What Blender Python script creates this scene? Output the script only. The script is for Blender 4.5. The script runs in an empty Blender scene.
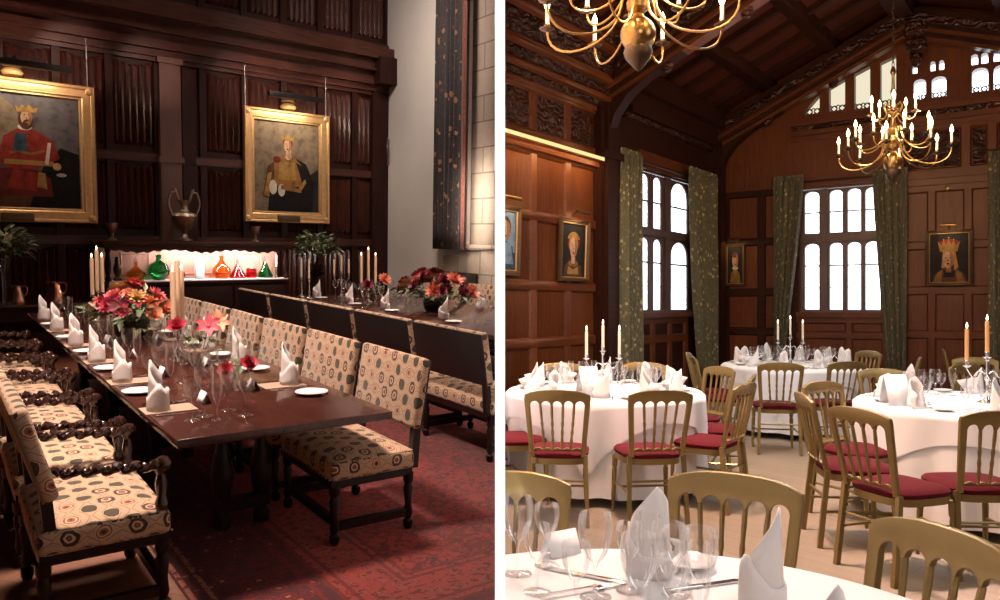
import bpy, bmesh, math, random
from mathutils import Vector, Matrix
random.seed(7)
PI = math.pi
SC = bpy.context.scene
COL = SC.collection
rad = math.radians
T = Matrix.Translation
def RZ(a): return Matrix.Rotation(a, 4, 'Z')
def RX(a): return Matrix.Rotation(a, 4, 'X')
def RY(a): return Matrix.Rotation(a, 4, 'Y')
def SCALE(x, y, z): return Matrix.Diagonal((x, y, z, 1))

# ------------------------------------------------------------------ materials
class G:
    """small node-graph helper"""
    def __init__(s, name):
        s.m = bpy.data.materials.new(name); s.m.use_nodes = True
        s.t = s.m.node_tree; s.t.nodes.clear()
        s.out = s.t.nodes.new('ShaderNodeOutputMaterial')
    def n(s, typ, ins=None, **at):
        nd = s.t.nodes.new('ShaderNode' + typ)
        for k, v in at.items(): setattr(nd, k, v)
        for k, v in (ins or {}).items(): s.put(nd.inputs[k], v)
        return nd
    def put(s, sock, v):
        if isinstance(v, bpy.types.NodeSocket): s.t.links.new(v, sock)
        elif isinstance(v, (tuple, list)) and len(v) == 3 and len(sock.default_value) == 4: sock.default_value = (*v, 1)
        else: sock.default_value = v
    def math(s, op, a, b=0.0, c=None):
        nd = s.n('Math', {0: a, 1: b}, operation=op)
        if c is not None: s.put(nd.inputs[2], c)
        return nd.outputs[0]
    def obj(s): return s.n('TexCoord').outputs['Object']
    def xyz(s, v):
        nd = s.n('SeparateXYZ', {0: v}); return nd.outputs
    def vec(s, x, y, z): return s.n('CombineXYZ', {0: x, 1: y, 2: z}).outputs[0]
    def scl(s, v, sc): return s.n('Mapping', {'Vector': v, 'Scale': sc}).outputs[0]
    def noise(s, v, scale=5, detail=4, rough=.6, dist=0):
        return s.n('TexNoise', {'Vector': v, 'Scale': scale, 'Detail': detail, 'Roughness': rough, 'Distortion': dist}).outputs['Fac']
    def voro(s, v, scale=5, feature='F1', rnd=1.0):
        return s.n('TexVoronoi', {'Vector': v, 'Scale': scale, 'Randomness': rnd}, feature=feature)
    def ramp(s, f, stops, interp='LINEAR'):
        nd = s.n('ValToRGB', {0: f}); cr = nd.color_ramp; cr.interpolation = interp
        while len(cr.elements) < len(stops): cr.elements.new(.5)
        for e, (p, c) in zip(cr.elements, stops):
            e.position = p; e.color = (*c, 1) if len(c) == 3 else c
        return nd.outputs['Color']
    def mix(s, f, a, b, blend='MIX'):
        nd = s.n('Mix', data_type='RGBA', blend_type=blend)
        s.put(nd.inputs[0], f); s.put(nd.inputs[6], a); s.put(nd.inputs[7], b)
        return nd.outputs[2]
    def bump(s, h, strength=.3, dist=.01):
        return s.n('Bump', {'Height': h, 'Strength': strength, 'Distance': dist}).outputs[0]
    def pbr(s, col, rough=.5, metal=0.0, normal=None, spec=.5, sheen=0, coat=0):
        b = s.n('BsdfPrincipled', {'Base Color': col, 'Roughness': rough, 'Metallic': metal, 'Specular IOR Level': spec, 'Sheen Weight': sheen, 'Coat Weight': coat})
        if normal is not None: s.put(b.inputs['Normal'], normal)
        s.t.links.new(b.outputs[0], s.out.inputs[0]); return s.m

def plain(name, col, rough=.5, metal=0.0, vary=.12, vscale=6, **k):
    g = G(name); f = g.noise(g.obj(), vscale, 3)
    c = g.mix(f, tuple(x * (1 - vary) for x in col), tuple(min(1, x * (1 + vary)) for x in col))
    return g.pbr(c, rough, metal, **k)
def wood(name, dark, light, rough=.4, axis=2, scale=2.2, bump=.15, spec=.5, coat=0):
    g = G(name); s = [9, 9, 9]; s[axis] = .8
    v = g.scl(g.obj(), tuple(x * scale for x in s))
    n1 = g.noise(v, 1.2, 6, .65, .6); n2 = g.noise(g.obj(), 1.3, 2)
    f = g.math('ADD', g.math('MULTIPLY', n1, .75), g.math('MULTIPLY', n2, .35))
    c = g.ramp(f, [(.3, dark), (.72, light)])
    return g.pbr(c, rough, normal=g.bump(n1, bump, .004), spec=spec, coat=coat)
def carved(name, dark, light, rough=.4, scale=9, strength=1.0):
    g = G(name); v = g.obj()
    w = g.n('TexWave', {'Vector': v, 'Scale': scale * .35, 'Distortion': 14, 'Detail': 2.5, 'Detail Scale': 1.6}, wave_type='RINGS').outputs['Fac']
    vo = g.voro(v, scale, 'SMOOTH_F1').outputs['Distance']
    h = g.math('ADD', g.math('MULTIPLY', w, .6), g.math('MULTIPLY', vo, .8))
    c = g.ramp(g.noise(v, 4, 4), [(.3, dark), (.7, light)])
    return g.pbr(c, rough, normal=g.bump(h, strength, .05))
def emit(name, col, strength):
    g = G(name); e = g.n('Emission', {0: col, 1: strength}); g.t.links.new(e.outputs[0], g.out.inputs[0])
    g.m.cycles.emission_sampling = 'NONE'; return g.m
def clear_glass(name, tint=(1, 1, 1), refl=1.0, haze=.0):
    g = G(name); tr = g.n('BsdfTransparent', {0: tint}); gl = g.n('BsdfGlossy', {0: (1, 1, 1), 'Roughness': .02})
    fr = g.math('MINIMUM', g.math('MULTIPLY', g.n('Fresnel', {'IOR': 1.5}).outputs[0], refl), .5)
    mx = g.n('MixShader', {0: fr, 1: tr.outputs[0], 2: gl.outputs[0]})
    df = g.n('BsdfDiffuse', {0: (.9, .9, .9)}); m2 = g.n('MixShader', {0: haze, 1: mx.outputs[0], 2: df.outputs[0]})
    g.t.links.new(m2.outputs[0], g.out.inputs[0]); return g.m
def tapestry(name, ground, leaf, ring, red, s=.13):
    """cream upholstery woven with staggered medallions and olive buds"""
    g = G(name); o = g.xyz(g.obj())
    wob = g.math('MULTIPLY', g.math('SUBTRACT', g.noise(g.obj(), 7, 2), .5), .35)
    nn = g.xyz(g.n('TexCoord').outputs['Normal'])
    sx = g.math('GREATER_THAN', g.math('ABSOLUTE', nn[0]), .6); sz = g.math('GREATER_THAN', g.math('ABSOLUTE', nn[2]), .6)
    pick = lambda m, a, c: g.math('ADD', g.math('MULTIPLY', m, c), g.math('MULTIPLY', g.math('SUBTRACT', 1.0, m), a))
    u = g.math('ADD', g.math('DIVIDE', pick(sx, o[0], o[1]), s), wob); v = g.math('DIVIDE', pick(sz, o[2], o[1]), s * .60)
    row = g.math('FLOOR', v); off = g.math('MULTIPLY', g.math('MODULO', g.math('ABSOLUTE', row), 2), .5)
    uu = g.math('ADD', u, off); cu = g.math('FLOOR', uu)
    fu = g.math('SUBTRACT', g.math('FRACT', uu), .5); fv = g.math('SUBTRACT', g.math('FRACT', v), .5)
    d = g.math('SQRT', g.math('ADD', g.math('MULTIPLY', g.math('MULTIPLY', fu, fu), 2.9), g.math('MULTIPLY', fv, fv)))
    d = g.math('ADD', d, g.math('MULTIPLY', g.math('SUBTRACT', g.noise(g.obj(), 34, 3), .5), .22))
    rnd = g.n('TexWhiteNoise', {'Vector': g.vec(cu, row, 0.0)}).outputs['Value']
    fine = g.noise(g.obj(), 60, 3)
    gr = g.mix(g.math('MULTIPLY', fine, .8), ground, tuple(x * .72 for x in ground))
    gr = g.mix(g.math('GREATER_THAN', g.noise(g.obj(), 38, 2, .5, .5), .64), gr, tuple(x * .45 + .1 for x in ground))
    bud = g.ramp(d, [(0, leaf), (.33, leaf), (.34, ring), (.39, ring), (.41, ground)], 'CONSTANT')
    med = g.ramp(d, [(0, red), (.10, ring), (.16, ground), (.25, ground), (.27, ring), (.42, ring), (.45, ground)], 'CONSTANT')
    pale = g.ramp(d, [(0, ring), (.08, red), (.2, ground), (.30, red), (.38, ground)], 'CONSTANT')
    lat = g.math('LESS_THAN', g.math('ABSOLUTE', g.math('SUBTRACT', g.math('ADD', g.math('ABSOLUTE', fu), g.math('ABSOLUTE', fv)), .56)), .03)
    gr = g.mix(lat, gr, tuple(x * .45 for x in ground))
    motif = g.mix(g.math('GREATER_THAN', rnd, .45), bud, g.mix(g.math('GREATER_THAN', rnd, .75), med, pale))
    inside = g.math('LESS_THAN', d, .45)
    return g.pbr(g.mix(inside, gr, motif), .85, sheen=.2, normal=g.bump(fine, .25, .002))
def floral(name, ground, c1, c2, c3, scale=9, rough=.8, stretch=(1, 1, .75)):
    g = G(name); v = g.scl(g.obj(), stretch)
    vo = g.voro(v, scale); d = vo.outputs['Distance']; rc = g.xyz(vo.outputs['Color'])
    n = g.noise(v, scale * 3.4, 3)
    d2 = g.math('ADD', d, g.math('MULTIPLY', g.math('SUBTRACT', n, .5), .5))
    fl = g.mix(g.math('GREATER_THAN', rc[0], .5), c1, g.mix(g.math('GREATER_THAN', rc[1], .5), c2, c3))
    m = g.math('LESS_THAN', d2, .26)
    st = g.math('GREATER_THAN', g.noise(v, scale * 2.1, 2, .5, 2.2), .6)
    base = g.mix(g.math('MULTIPLY', st, .6), ground, c3)
    return g.pbr(g.mix(m, base, fl), rough, sheen=.15)
def stone(name, c1, c2, mortar, bw=.6, bh=.38):
    g = G(name); o = g.xyz(g.obj()); v = g.vec(g.math('ADD', o[0], o[1]), o[2], 0.0)
    br = g.n('TexBrick', {'Vector': v, 'Color1': c1, 'Color2': c2, 'Mortar': mortar, 'Scale': 1.0, 'Mortar Size': .012, 'Brick Width': bw, 'Row Height': bh})
    n = g.noise(g.obj(), 9, 6, .7)
    c = g.mix(g.math('MULTIPLY', n, .75), br.outputs['Color'], tuple(x * .55 for x in c1))
    return g.pbr(c, .9, normal=g.bump(n, .5, .02))
def carpet(name, x0, x1, y0, y1):
    g = G(name); p = g.obj(); o = g.xyz(p)
    d = g.math('MINIMUM', g.math('MINIMUM', g.math('SUBTRACT', o[0], x0), g.math('SUBTRACT', x1, o[0])),
               g.math('MINIMUM', g.math('SUBTRACT', o[1], y0), g.math('SUBTRACT', y1, o[1])))
    vo = g.voro(p, 12, 'F1', .8); vd = vo.outputs['Distance']; vc = g.xyz(vo.outputs['Color'])
    n = g.noise(p, 60, 5, .7); n2 = g.noise(p, 5, 3, .6, 1.5)
    vd = g.math('ADD', vd, g.math('MULTIPLY', g.math('SUBTRACT', n, .5), .45))
    red, deep, navy, pale, rose = (.27, .019, .013), (.12, .009, .007), (.012, .008, .014), (.36, .15, .105), (.27, .062, .045)
    fieldm = g.ramp(vd, [(0, rose), (.1, navy), (.2, red), (.5, deep)], 'CONSTANT')
    field = g.mix(g.math('GREATER_THAN', vc[0], .55), red, fieldm)
    vine = g.math('LESS_THAN', g.math('ABSOLUTE', g.math('SUBTRACT', n2, .5)), .018)
    field = g.mix(vine, field, navy)
    dk = g.ramp(vd, [(0, pale), (.12, rose), (.2, navy), (.36, deep), (.5, navy)], 'CONSTANT')
    lt = g.ramp(vd, [(0, navy), (.10, rose), (.2, deep), (.30, rose), (.44, deep), (.5, red)], 'CONSTANT'); lt = g.mix(.35, lt, rose)
    c = g.mix(g.math('GREATER_THAN', d, .96), lt, field)
    c = g.mix(g.math('LESS_THAN', d, .60), c, dk)
    for a in (.02, .10, .52, .60, .66, .92, .97):
        ln = g.math('LESS_THAN', g.math('ABSOLUTE', g.math('SUBTRACT', d, a)), .012)
        c = g.mix(ln, c, pale if a in (.02, .10) else deep)
    c = g.mix(g.math('GREATER_THAN', g.noise(p, 22, 4, .65), .56), c, tuple(x * .5 for x in deep)); c = g.mix(g.math('MULTIPLY', n, .7), c, tuple(x * .5 for x in red))
    return g.pbr(c, .95, normal=g.bump(n, .4, .004), sheen=.1)
def parquet(name, c1, c2, rough=.38):
    g = G(name); p = g.n('Mapping', {'Vector': g.obj(), 'Rotation': (0, 0, rad(52))}).outputs[0]
    br = g.n('TexBrick', {'Vector': p, 'Color1': c1, 'Color2': c2, 'Mortar': tuple(x * .8 for x in c1), 'Scale': 1.0, 'Mortar Size': .004, 'Brick Width': 1.3, 'Row Height': .13})
    n = g.noise(g.scl(p, (1, 12, 1)), 3, 5)
    c = g.mix(g.math('MULTIPLY', n, .55), br.outputs['Color'], tuple(x * .62 for x in c1))
    return g.pbr(c, rough, normal=g.bump(n, .08, .003), spec=.35)

M = {}
M['dark_wood'] = wood('dark_oak', (.010, .0045, .004), (.036, .011, .008), .4, spec=.15)
M['rib_wood'] = wood('linenfold_oak', (.012, .004, .003), (.075, .021, .013), .27, spec=.6)
M['dark_wood_x'] = wood('dark_oak_rail', (.010, .0045, .004), (.085, .026, .016), .34, axis=0, spec=.3)
M['pilaster'] = wood('brown_oak', (.05, .02, .012), (.13, .055, .035), .4)
M['table_wood'] = wood('polished_mahogany', (.018, .006, .005), (.07, .022, .015), .2, axis=1, bump=.04, coat=.3)
M['leg_wood'] = wood('black_oak', (.005, .003, .003), (.018, .008, .006), .35, spec=.25)
M['twist_wood'] = plain('turned_oak', (.028, .010, .007), .2, coat=.5)
M['left_floor'] = parquet('old_boards', (.16, .055, .024), (.21, .075, .03), .65)
M['tapestry'] = tapestry('medallion_tapestry', (.53, .36, .225), (.05, .046, .027), (.05, .017, .013), (.23, .085, .05))
M['hide'] = plain('black_leather', (.013, .010, .010), .5)
M['tan_hide'] = plain('tan_leather', (.16, .085, .035), .5)
M['nail'] = plain('brass_nail', (.5, .3, .12), .35, 1.0)
M['plaster'] = plain('cream_plaster', (.60, .55, .50), .9, vary=.1, vscale=1.2)
M['white'] = plain('white_paint', (.9, .9, .9), .8, vary=.01)
M['stone'] = stone('pale_ashlar', (.38, .30, .23), (.30, .235, .18), (.12, .09, .07))
M['linen'] = plain('white_linen', (.78, .74, .72), .85, vary=.03, vscale=14, sheen=.1)
M['cloth'] = plain('white_tablecloth', (.84, .83, .83), .85, vary=.02, vscale=5, sheen=.1)
M['china'] = plain('white_china', (.8, .78, .76), .15, vary=.02)
M['glass'] = clear_glass('drinking_glass', (.985, .985, .985), 1.25, .006)
M['pane'] = clear_glass('window_glass', (.97, .98, 1), .6)
M['silver'] = plain('polished_silver', (.75, .74, .72), .16, 1.0, vary=.05)
M['brass'] = plain('aged_brass', (.38, .22, .075), .28, 1.0, vary=.15)
M['bronze'] = plain('dark_bronze', (.07, .042, .024), .42, .8)
M['copper'] = plain('copper', (.66, .30, .20), .25, 1.0)
M['pewter'] = plain('urn_pewter', (.36, .28, .21), .3, .85, vary=.45, vscale=20)
M['wax'] = plain('cream_wax', (.82, .58, .38), .5, vary=.03)
M['wax_pale'] = plain('ivory_wax', (.86, .76, .58), .5, vary=.03)
M['wax_orange'] = plain('beeswax', (.78, .42, .16), .5, vary=.03)
M['flame'] = emit('flame', (1, .82, .5), 9)
M['bulb'] = emit('candle_bulb', (1, .72, .36), 14)
M['cove'] = emit('warm_cove_light', (1, .68, .27), 1.35)
M['cream_glow'] = emit('gallery_wall_glow', (.93, .84, .62), .95)  # glow put into the colour, for the lit gallery wall beyond the openings
M['gilt'] = plain('gilt', (.60, .37, .165), .42, .65, vary=.25, vscale=18)
M['gilt_dark'] = plain('dark_gilt', (.10, .055, .025), .45, .5, vary=.3, vscale=18)
M['right_wood'] = wood('red_brown_oak', (.065, .016, .005), (.165, .047, .013), .4, bump=.1, spec=.25)
M['right_wood_x'] = wood('red_brown_oak_rail', (.06, .015, .005), (.15, .042, .013), .38, axis=0, bump=.1, spec=.25)
M['beam'] = wood('old_beam', (.012, .004, .003), (.042, .012, .006), .5, axis=0, spec=.15)
M['beam_red'] = wood('red_ceiling_board', (.035, .007, .004), (.09, .018, .008), .55, axis=0, spec=.3)
M['carved'] = carved('carved_oak', (.022, .007, .004), (.075, .021, .010), .34)
M['mullion'] = wood('mullion_oak', (.06, .03, .025), (.12, .065, .055), .4)
M['gold_chair'] = plain('gold_paint', (.27, .19, .07), .33, .5, vary=.15, vscale=9)
M['crimson'] = plain('crimson_velvet', (.085, .002, .006), .85, vary=.2, vscale=30, sheen=.02, spec=.2)
M['right_floor'] = parquet('tan_boards', (.285, .225, .16), (.315, .25, .18), .42)
M['curtain_dark'] = floral('black_floral', (.012, .009, .009), (.22, .10, .04), (.3, .2, .1), (.07, .02, .015), 8)
M['curtain_trim'] = floral('red_braid', (.13, .03, .018), (.3, .13, .05), (.04, .012, .01), (.25, .08, .03), 40)
M['curtain_gold'] = floral('olive_floral', (.105, .098, .055), (.46, .37, .20), (.22, .20, .10), (.26, .22, .12), 13)
M['leaf'] = plain('leaf', (.07, .11, .04), .5, vary=.4, vscale=30)
M['leaf_pale'] = plain('pale_leaf', (.22, .26, .16), .5, vary=.4, vscale=30)
for nm, c in dict(red=(.42, .02, .05), pink=(.62, .12, .16), orange=(.66, .17, .05), coral=(.68, .22, .14), plum=(.17, .01, .03), peach=(.75, .36, .22), lily=(.75, .68, .45), yellow=(.6, .42, .15)).items():
    M['petal_' + nm] = plain('petal_' + nm, c, .6, vary=.25, vscale=40)
M['amber_glass'] = clear_glass('amber_glass', (.95, .5, .12), 1.5)
M['green_glass'] = clear_glass('green_glass', (.08, .5, .22), 1.5)
M['red_glass'] = clear_glass('red_glass', (.75, .06, .10), 1.5)
M['blue_box'] = plain('pale_blue_card', (.65, .8, .9), .5)
M['iron'] = plain('iron', (.02, .018, .018), .45, .6)
M['grey_metal'] = plain('grey_metal', (.35, .33, .31), .4, .7)
M['rear_plaster'] = plain('rear_plaster', (.30, .22, .16), .9)
def paint(key, col): g = G('oil_' + key); a = g.noise(g.obj(), 7, 4, .6); M['p_' + key] = g.pbr(g.ramp(a, [(.3, tuple(x * .5 for x in col)), (.5, col), (.72, tuple(min(1, x * 1.3) for x in col))]), .6, spec=.08); return M['p_' + key]
for k_, c_ in dict(bg=(.17, .125, .085), bgdark=(.022, .018, .018), grey=(.10, .085, .09), skin=(.50, .28, .17), beard=(.07, .03, .018), red=(.22, .028, .02), deepred=(.12, .02, .018), blue=(.035, .06, .08), white=(.52, .46, .38), gold=(.30, .17, .05), black=(.012, .01, .01), brown=(.09, .04, .02), blond=(.36, .19, .06), shade=(.26, .12, .065), sky=(.16, .22, .30), ochre=(.22, .11, .035)).items(): paint(k_, c_)
# ------------------------------------------------------------------ mesh builder
class MB:
    def __init__(s): s.v = []; s.f = []; s.m = []; s.x = Matrix()
    def add(s, vs, fs, mi=0):
        b = len(s.v); s.v += [s.x @ Vector(p) for p in vs]
        s.f += [tuple(b + i for i in f) for f in fs]; s.m += [mi] * len(fs)
    def box(s, x0, x1, y0, y1, z0, z1, mi=0):
        s.add([(x, y, z) for x in (x0, x1) for y in (y0, y1) for z in (z0, z1)],
              [(0, 1, 3, 2), (4, 6, 7, 5), (0, 4, 5, 1), (2, 3, 7, 6), (0, 2, 6, 4), (1, 5, 7, 3)], mi)
    def rbox(s, x0, x1, y0, y1, z0, z1, r=.01, mi=0, seg=2):
        bm = bmesh.new(); bmesh.ops.create_cube(bm, size=1)
        for v in bm.verts: v.co = Vector(((x0 + x1) / 2 + v.co.x * (x1 - x0), (y0 + y1) / 2 + v.co.y * (y1 - y0), (z0 + z1) / 2 + v.co.z * (z1 - z0)))
        bmesh.ops.bevel(bm, geom=bm.edges[:], offset=r, segments=seg, affect='EDGES', profile=.5)
        s.bm(bm, mi)
    def bm(s, bm, mi=0):
        bm.verts.index_update()
        s.add([v.co[:] for v in bm.verts], [tuple(v.index for v in f.verts) for f in bm.faces], mi); bm.free()
    def beam(s, p0, p1, w, h, mi=0, up=(0, 0, 1)):
        p0, p1 = Vector(p0), Vector(p1); d = (p1 - p0).normalized(); u = Vector(up)
        a = d.cross(u).normalized() * w / 2; b = a.cross(d).normalized() * h / 2
        s.add([p + i * a + j * b for p in (p0, p1) for i, j in ((-1, -1), (1, -1), (1, 1), (-1, 1))],
              [(0, 3, 2, 1), (4, 5, 6, 7), (0, 1, 5, 4), (1, 2, 6, 5), (2, 3, 7, 6), (3, 0, 4, 7)], mi)
    def tube(s, pts, r, n=8, mi=0, cap=True, flat=1.0):
        pts = [Vector(p) for p in pts]; k = len(pts); rs = r if isinstance(r, (list, tuple)) else [r] * k
        vs = []; d0 = (pts[1] - pts[0]).normalized()
        a = d0.orthogonal().normalized()
        for i, p in enumerate(pts):
            d = (pts[min(i + 1, k - 1)] - pts[max(i - 1, 0)]).normalized()
            a = (a - d * a.dot(d)).normalized(); b = d.cross(a)
            vs += [p + (a * math.cos(t) + b * math.sin(t) * flat) * rs[i] for t in [2 * PI * j / n for j in range(n)]]
        fs = [(i * n + j, i * n + (j + 1) % n, (i + 1) * n + (j + 1) % n, (i + 1) * n + j) for i in range(k - 1) for j in range(n)]
        if cap: fs += [tuple(range(n - 1, -1, -1)), tuple((k - 1) * n + j for j in range(n))]
        s.add(vs, fs, mi)
    def lathe(s, prof, n=16, mi=0, at=(0, 0, 0), fn=None):
        vs = []; ix, iy, iz = at; rows = []
        for (r, z) in prof:
            if r < 1e-6: rows.append([len(vs)]); vs.append((ix, iy, iz + z))
            else:
                rows.append(list(range(len(vs), len(vs) + n)))
                for j in range(n):
                    t = 2 * PI * j / n; q = r if fn is None else fn(r, z, t)
                    vs.append((ix + q * math.cos(t), iy + q * math.sin(t), iz + z))
        fs = []
        for a, b in zip(rows, rows[1:]):
            for j in range(n):
                if len(a) == 1 and len(b) > 1: fs.append((a[0], b[(j + 1) % n], b[j]))
                elif len(b) == 1 and len(a) > 1: fs.append((a[j], a[(j + 1) % n], b[0]))
                elif len(a) > 1: fs.append((a[j], a[(j + 1) % n], b[(j + 1) % n], b[j]))
        s.add(vs, fs, mi)
    def prism(s, poly, y0, y1, mi=0, bev=0):
        """polygon in x,z extruded along y"""
        bm = bmesh.new(); vs = [bm.verts.new((x, y0, z)) for x, z in poly]
        f = bm.faces.new(vs); r = bmesh.ops.extrude_face_region(bm, geom=[f])
        for e in r['geom']:
            if isinstance(e, bmesh.types.BMVert): e.co.y = y1
        bmesh.ops.recalc_face_normals(bm, faces=bm.faces[:])
        if bev:
            es = [e for e in bm.edges if abs(e.verts[0].co.y - e.verts[1].co.y) < 1e-6]
            bmesh.ops.bevel(bm, geom=es, offset=bev, segments=2, affect='EDGES', profile=.5, clamp_overlap=True)
        big = [f for f in bm.faces if len(f.verts) > 4]
        if big: bmesh.ops.triangulate(bm, faces=big)
        s.bm(bm, mi)
    def ring(s, w, h, prof, mi=0, z0=0):
        """mitred rectangular moulding: prof = [(inset, y)], outline w x h standing on z0, centred on x"""
        rows = []
        for ins, y in prof:
            x = w / 2 - ins
            rows.append([(-x, y, z0 + ins), (x, y, z0 + ins), (x, y, z0 + h - ins), (-x, y, z0 + h - ins)])
        vs = [p for r in rows for p in r]
        s.add(vs, [(i * 4 + j, i * 4 + (j + 1) % 4, i * 4 + 4 + (j + 1) % 4, i * 4 + 4 + j) for i in range(len(rows) - 1) for j in range(4)], mi)
    def ball(s, c, r, n=10, mi=0, sq=(1, 1, 1)):
        k = max(4, n // 2)
        b = MB(); b.lathe([(r * math.sin(PI * i / k) if 0 < i < k else 0, -r * math.cos(PI * i / k)) for i in range(k + 1)], n)
        s.add([(c[0] + p.x * sq[0], c[1] + p.y * sq[1], c[2] + p.z * sq[2]) for p in b.v], b.f, mi)
    def build(s, name, mats, parent=None, mw=None, smooth=35):
        me = bpy.data.meshes.new(name); me.from_pydata([tuple(p) for p in s.v], [], s.f)
        for m in (mats if isinstance(mats, (list, tuple)) else [mats]): me.materials.append(M[m] if isinstance(m, str) else m)
        me.polygons.foreach_set('material_index', s.m)
        me.validate()
        bm = bmesh.new(); bm.from_mesh(me); bmesh.ops.recalc_face_normals(bm, faces=bm.faces[:]); bm.to_mesh(me); bm.free()
        if smooth:
            me.polygons.foreach_set('use_smooth', [True] * len(me.polygons)); me.set_sharp_from_angle(angle=rad(smooth))
        o = bpy.data.objects.new(name, me); COL.objects.link(o)
        if parent is not None: o.parent = parent
        if mw is not None: o.matrix_world = mw
        return o

# ------------------------------------------------------------------ object framework
def tag(o, label, cat, group=None):
    o['label'] = label; o['category'] = cat
    if group: o['group'] = group
    return o
def empty(name, mw=Matrix()):
    o = bpy.data.objects.new(name, None); COL.objects.link(o); o.matrix_world = mw; o.empty_display_size = .1; return o
def thing(name, label, cat, mw=Matrix(), group=None): return tag(empty(name, mw), label, cat, group)
def structure(name, mb, mats, mw, smooth=35):
    o = mb.build(name, mats, None, mw, smooth); o['kind'] = 'structure'; return o
PROTOS = {}
def copy_tree(o, parent=None):
    c = o.copy(); COL.objects.link(c)
    if parent is not None: c.parent = parent
    for k in o.children: copy_tree(k, c)
    return c
def place(proto, mw, label, group=None):
    """a copy of a prototype with copies of its parts (the prototypes themselves are removed at the end)"""
    PROTOS[proto.name] = proto; o = copy_tree(proto)
    o.matrix_world = mw; o['label'] = label
    if group: o['group'] = group
    return o
def drop_tree(o):
    for k in list(o.children): drop_tree(k)
    bpy.data.objects.remove(o)
def clip(root, side, parent_mw=None, gap=.0095):
    """cut whatever reaches the white partition flush with its face (the thing abuts the wall there)"""
    mw = root.matrix_basis.copy() if parent_mw is None else parent_mw @ root.matrix_basis
    if root.type == 'MESH':
        inv = mw.inverted(); co = inv @ Vector((gap * side, 0, 0)); no = (mw.to_3x3().transposed() @ Vector((side, 0, 0))).normalized()
        if any((mw @ v.co).x * side < gap for v in root.data.vertices):
            root.data = root.data.copy(); bm = bmesh.new(); bm.from_mesh(root.data)
            r = bmesh.ops.bisect_plane(bm, geom=bm.verts[:] + bm.edges[:] + bm.faces[:], plane_co=co, plane_no=no, clear_inner=True)
            es = [e for e in r['geom_cut'] if isinstance(e, bmesh.types.BMEdge)]
            if es: bmesh.ops.holes_fill(bm, edges=es)
            bm.to_mesh(root.data); bm.free()
    for k in list(root.children):
        clip(k, side, mw, gap)
        if k.type == 'MESH' and len(k.data.vertices) == 0 and not k.children: bpy.data.objects.remove(k)
    return root

# ------------------------------------------------------------------ the two halls and the camera
CAM = Vector((0, 0, 1.47))
def hall_left():
    p, a, az = rad(5.2), rad(-12), rad(-36.8)
    up = Vector((-math.sin(p) * math.sin(a), -math.sin(p) * math.cos(a), math.cos(p)))
    Y = Vector((math.sin(az), math.cos(az), math.tan(p) * math.cos(a - az))).normalized(); X = Y.cross(up)
    R = Matrix((X, Y, up)).transposed()
    return Matrix.Translation(CAM - R @ Vector((0, 0, 1.70))) @ R.to_4x4()
ML = hall_left()
WB = ML @ T((0, 12, 0)) @ RZ(rad(4))                       # dark panelled wall: x along it, y into it
WS = ML @ T((6.69, 12.468, 0)) @ RZ(rad(-90))              # white side wall: x towards the viewer, y into it
MR = Matrix()
KR = Vector((14 * 218 / 770, 14, 0))
DL = Vector((math.sin(rad(38)), math.cos(rad(38)), 0)); DB = Vector((math.sin(rad(124)), math.cos(rad(124)), 0))
WL = T(KR) @ RZ(math.atan2(DL.y, DL.x)); WK = T(KR) @ RZ(math.atan2(DB.y, DB.x))
def PR(s, u, z): return KR + DB * s + DL * u + Vector((0, 0, z))
def L(x, y, z=0, rz=0): return ML @ T((x, y, z)) @ RZ(rz)
def R(x, y, z=0, rz=0): return T((x, y, z)) @ RZ(rz)
cam_data = bpy.data.cameras.new('camera'); cam = bpy.data.objects.new('camera', cam_data); COL.objects.link(cam)
cam.location = CAM; cam.rotation_euler = (PI / 2, 0, 0); cam_data.sensor_width = 36; cam_data.lens = 27.72
cam_data.shift_y = .006; cam_data.clip_start = .05; SC.camera = cam
vs_ = SC.view_settings; vs_.view_transform = 'Standard'; vs_.look = 'None'; vs_.gamma = 1; vs_.use_curve_mapping = False; vs_.exposure = 0
def frame_pt(mw, x, y): return mw @ Vector((x, y, 0))
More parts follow.
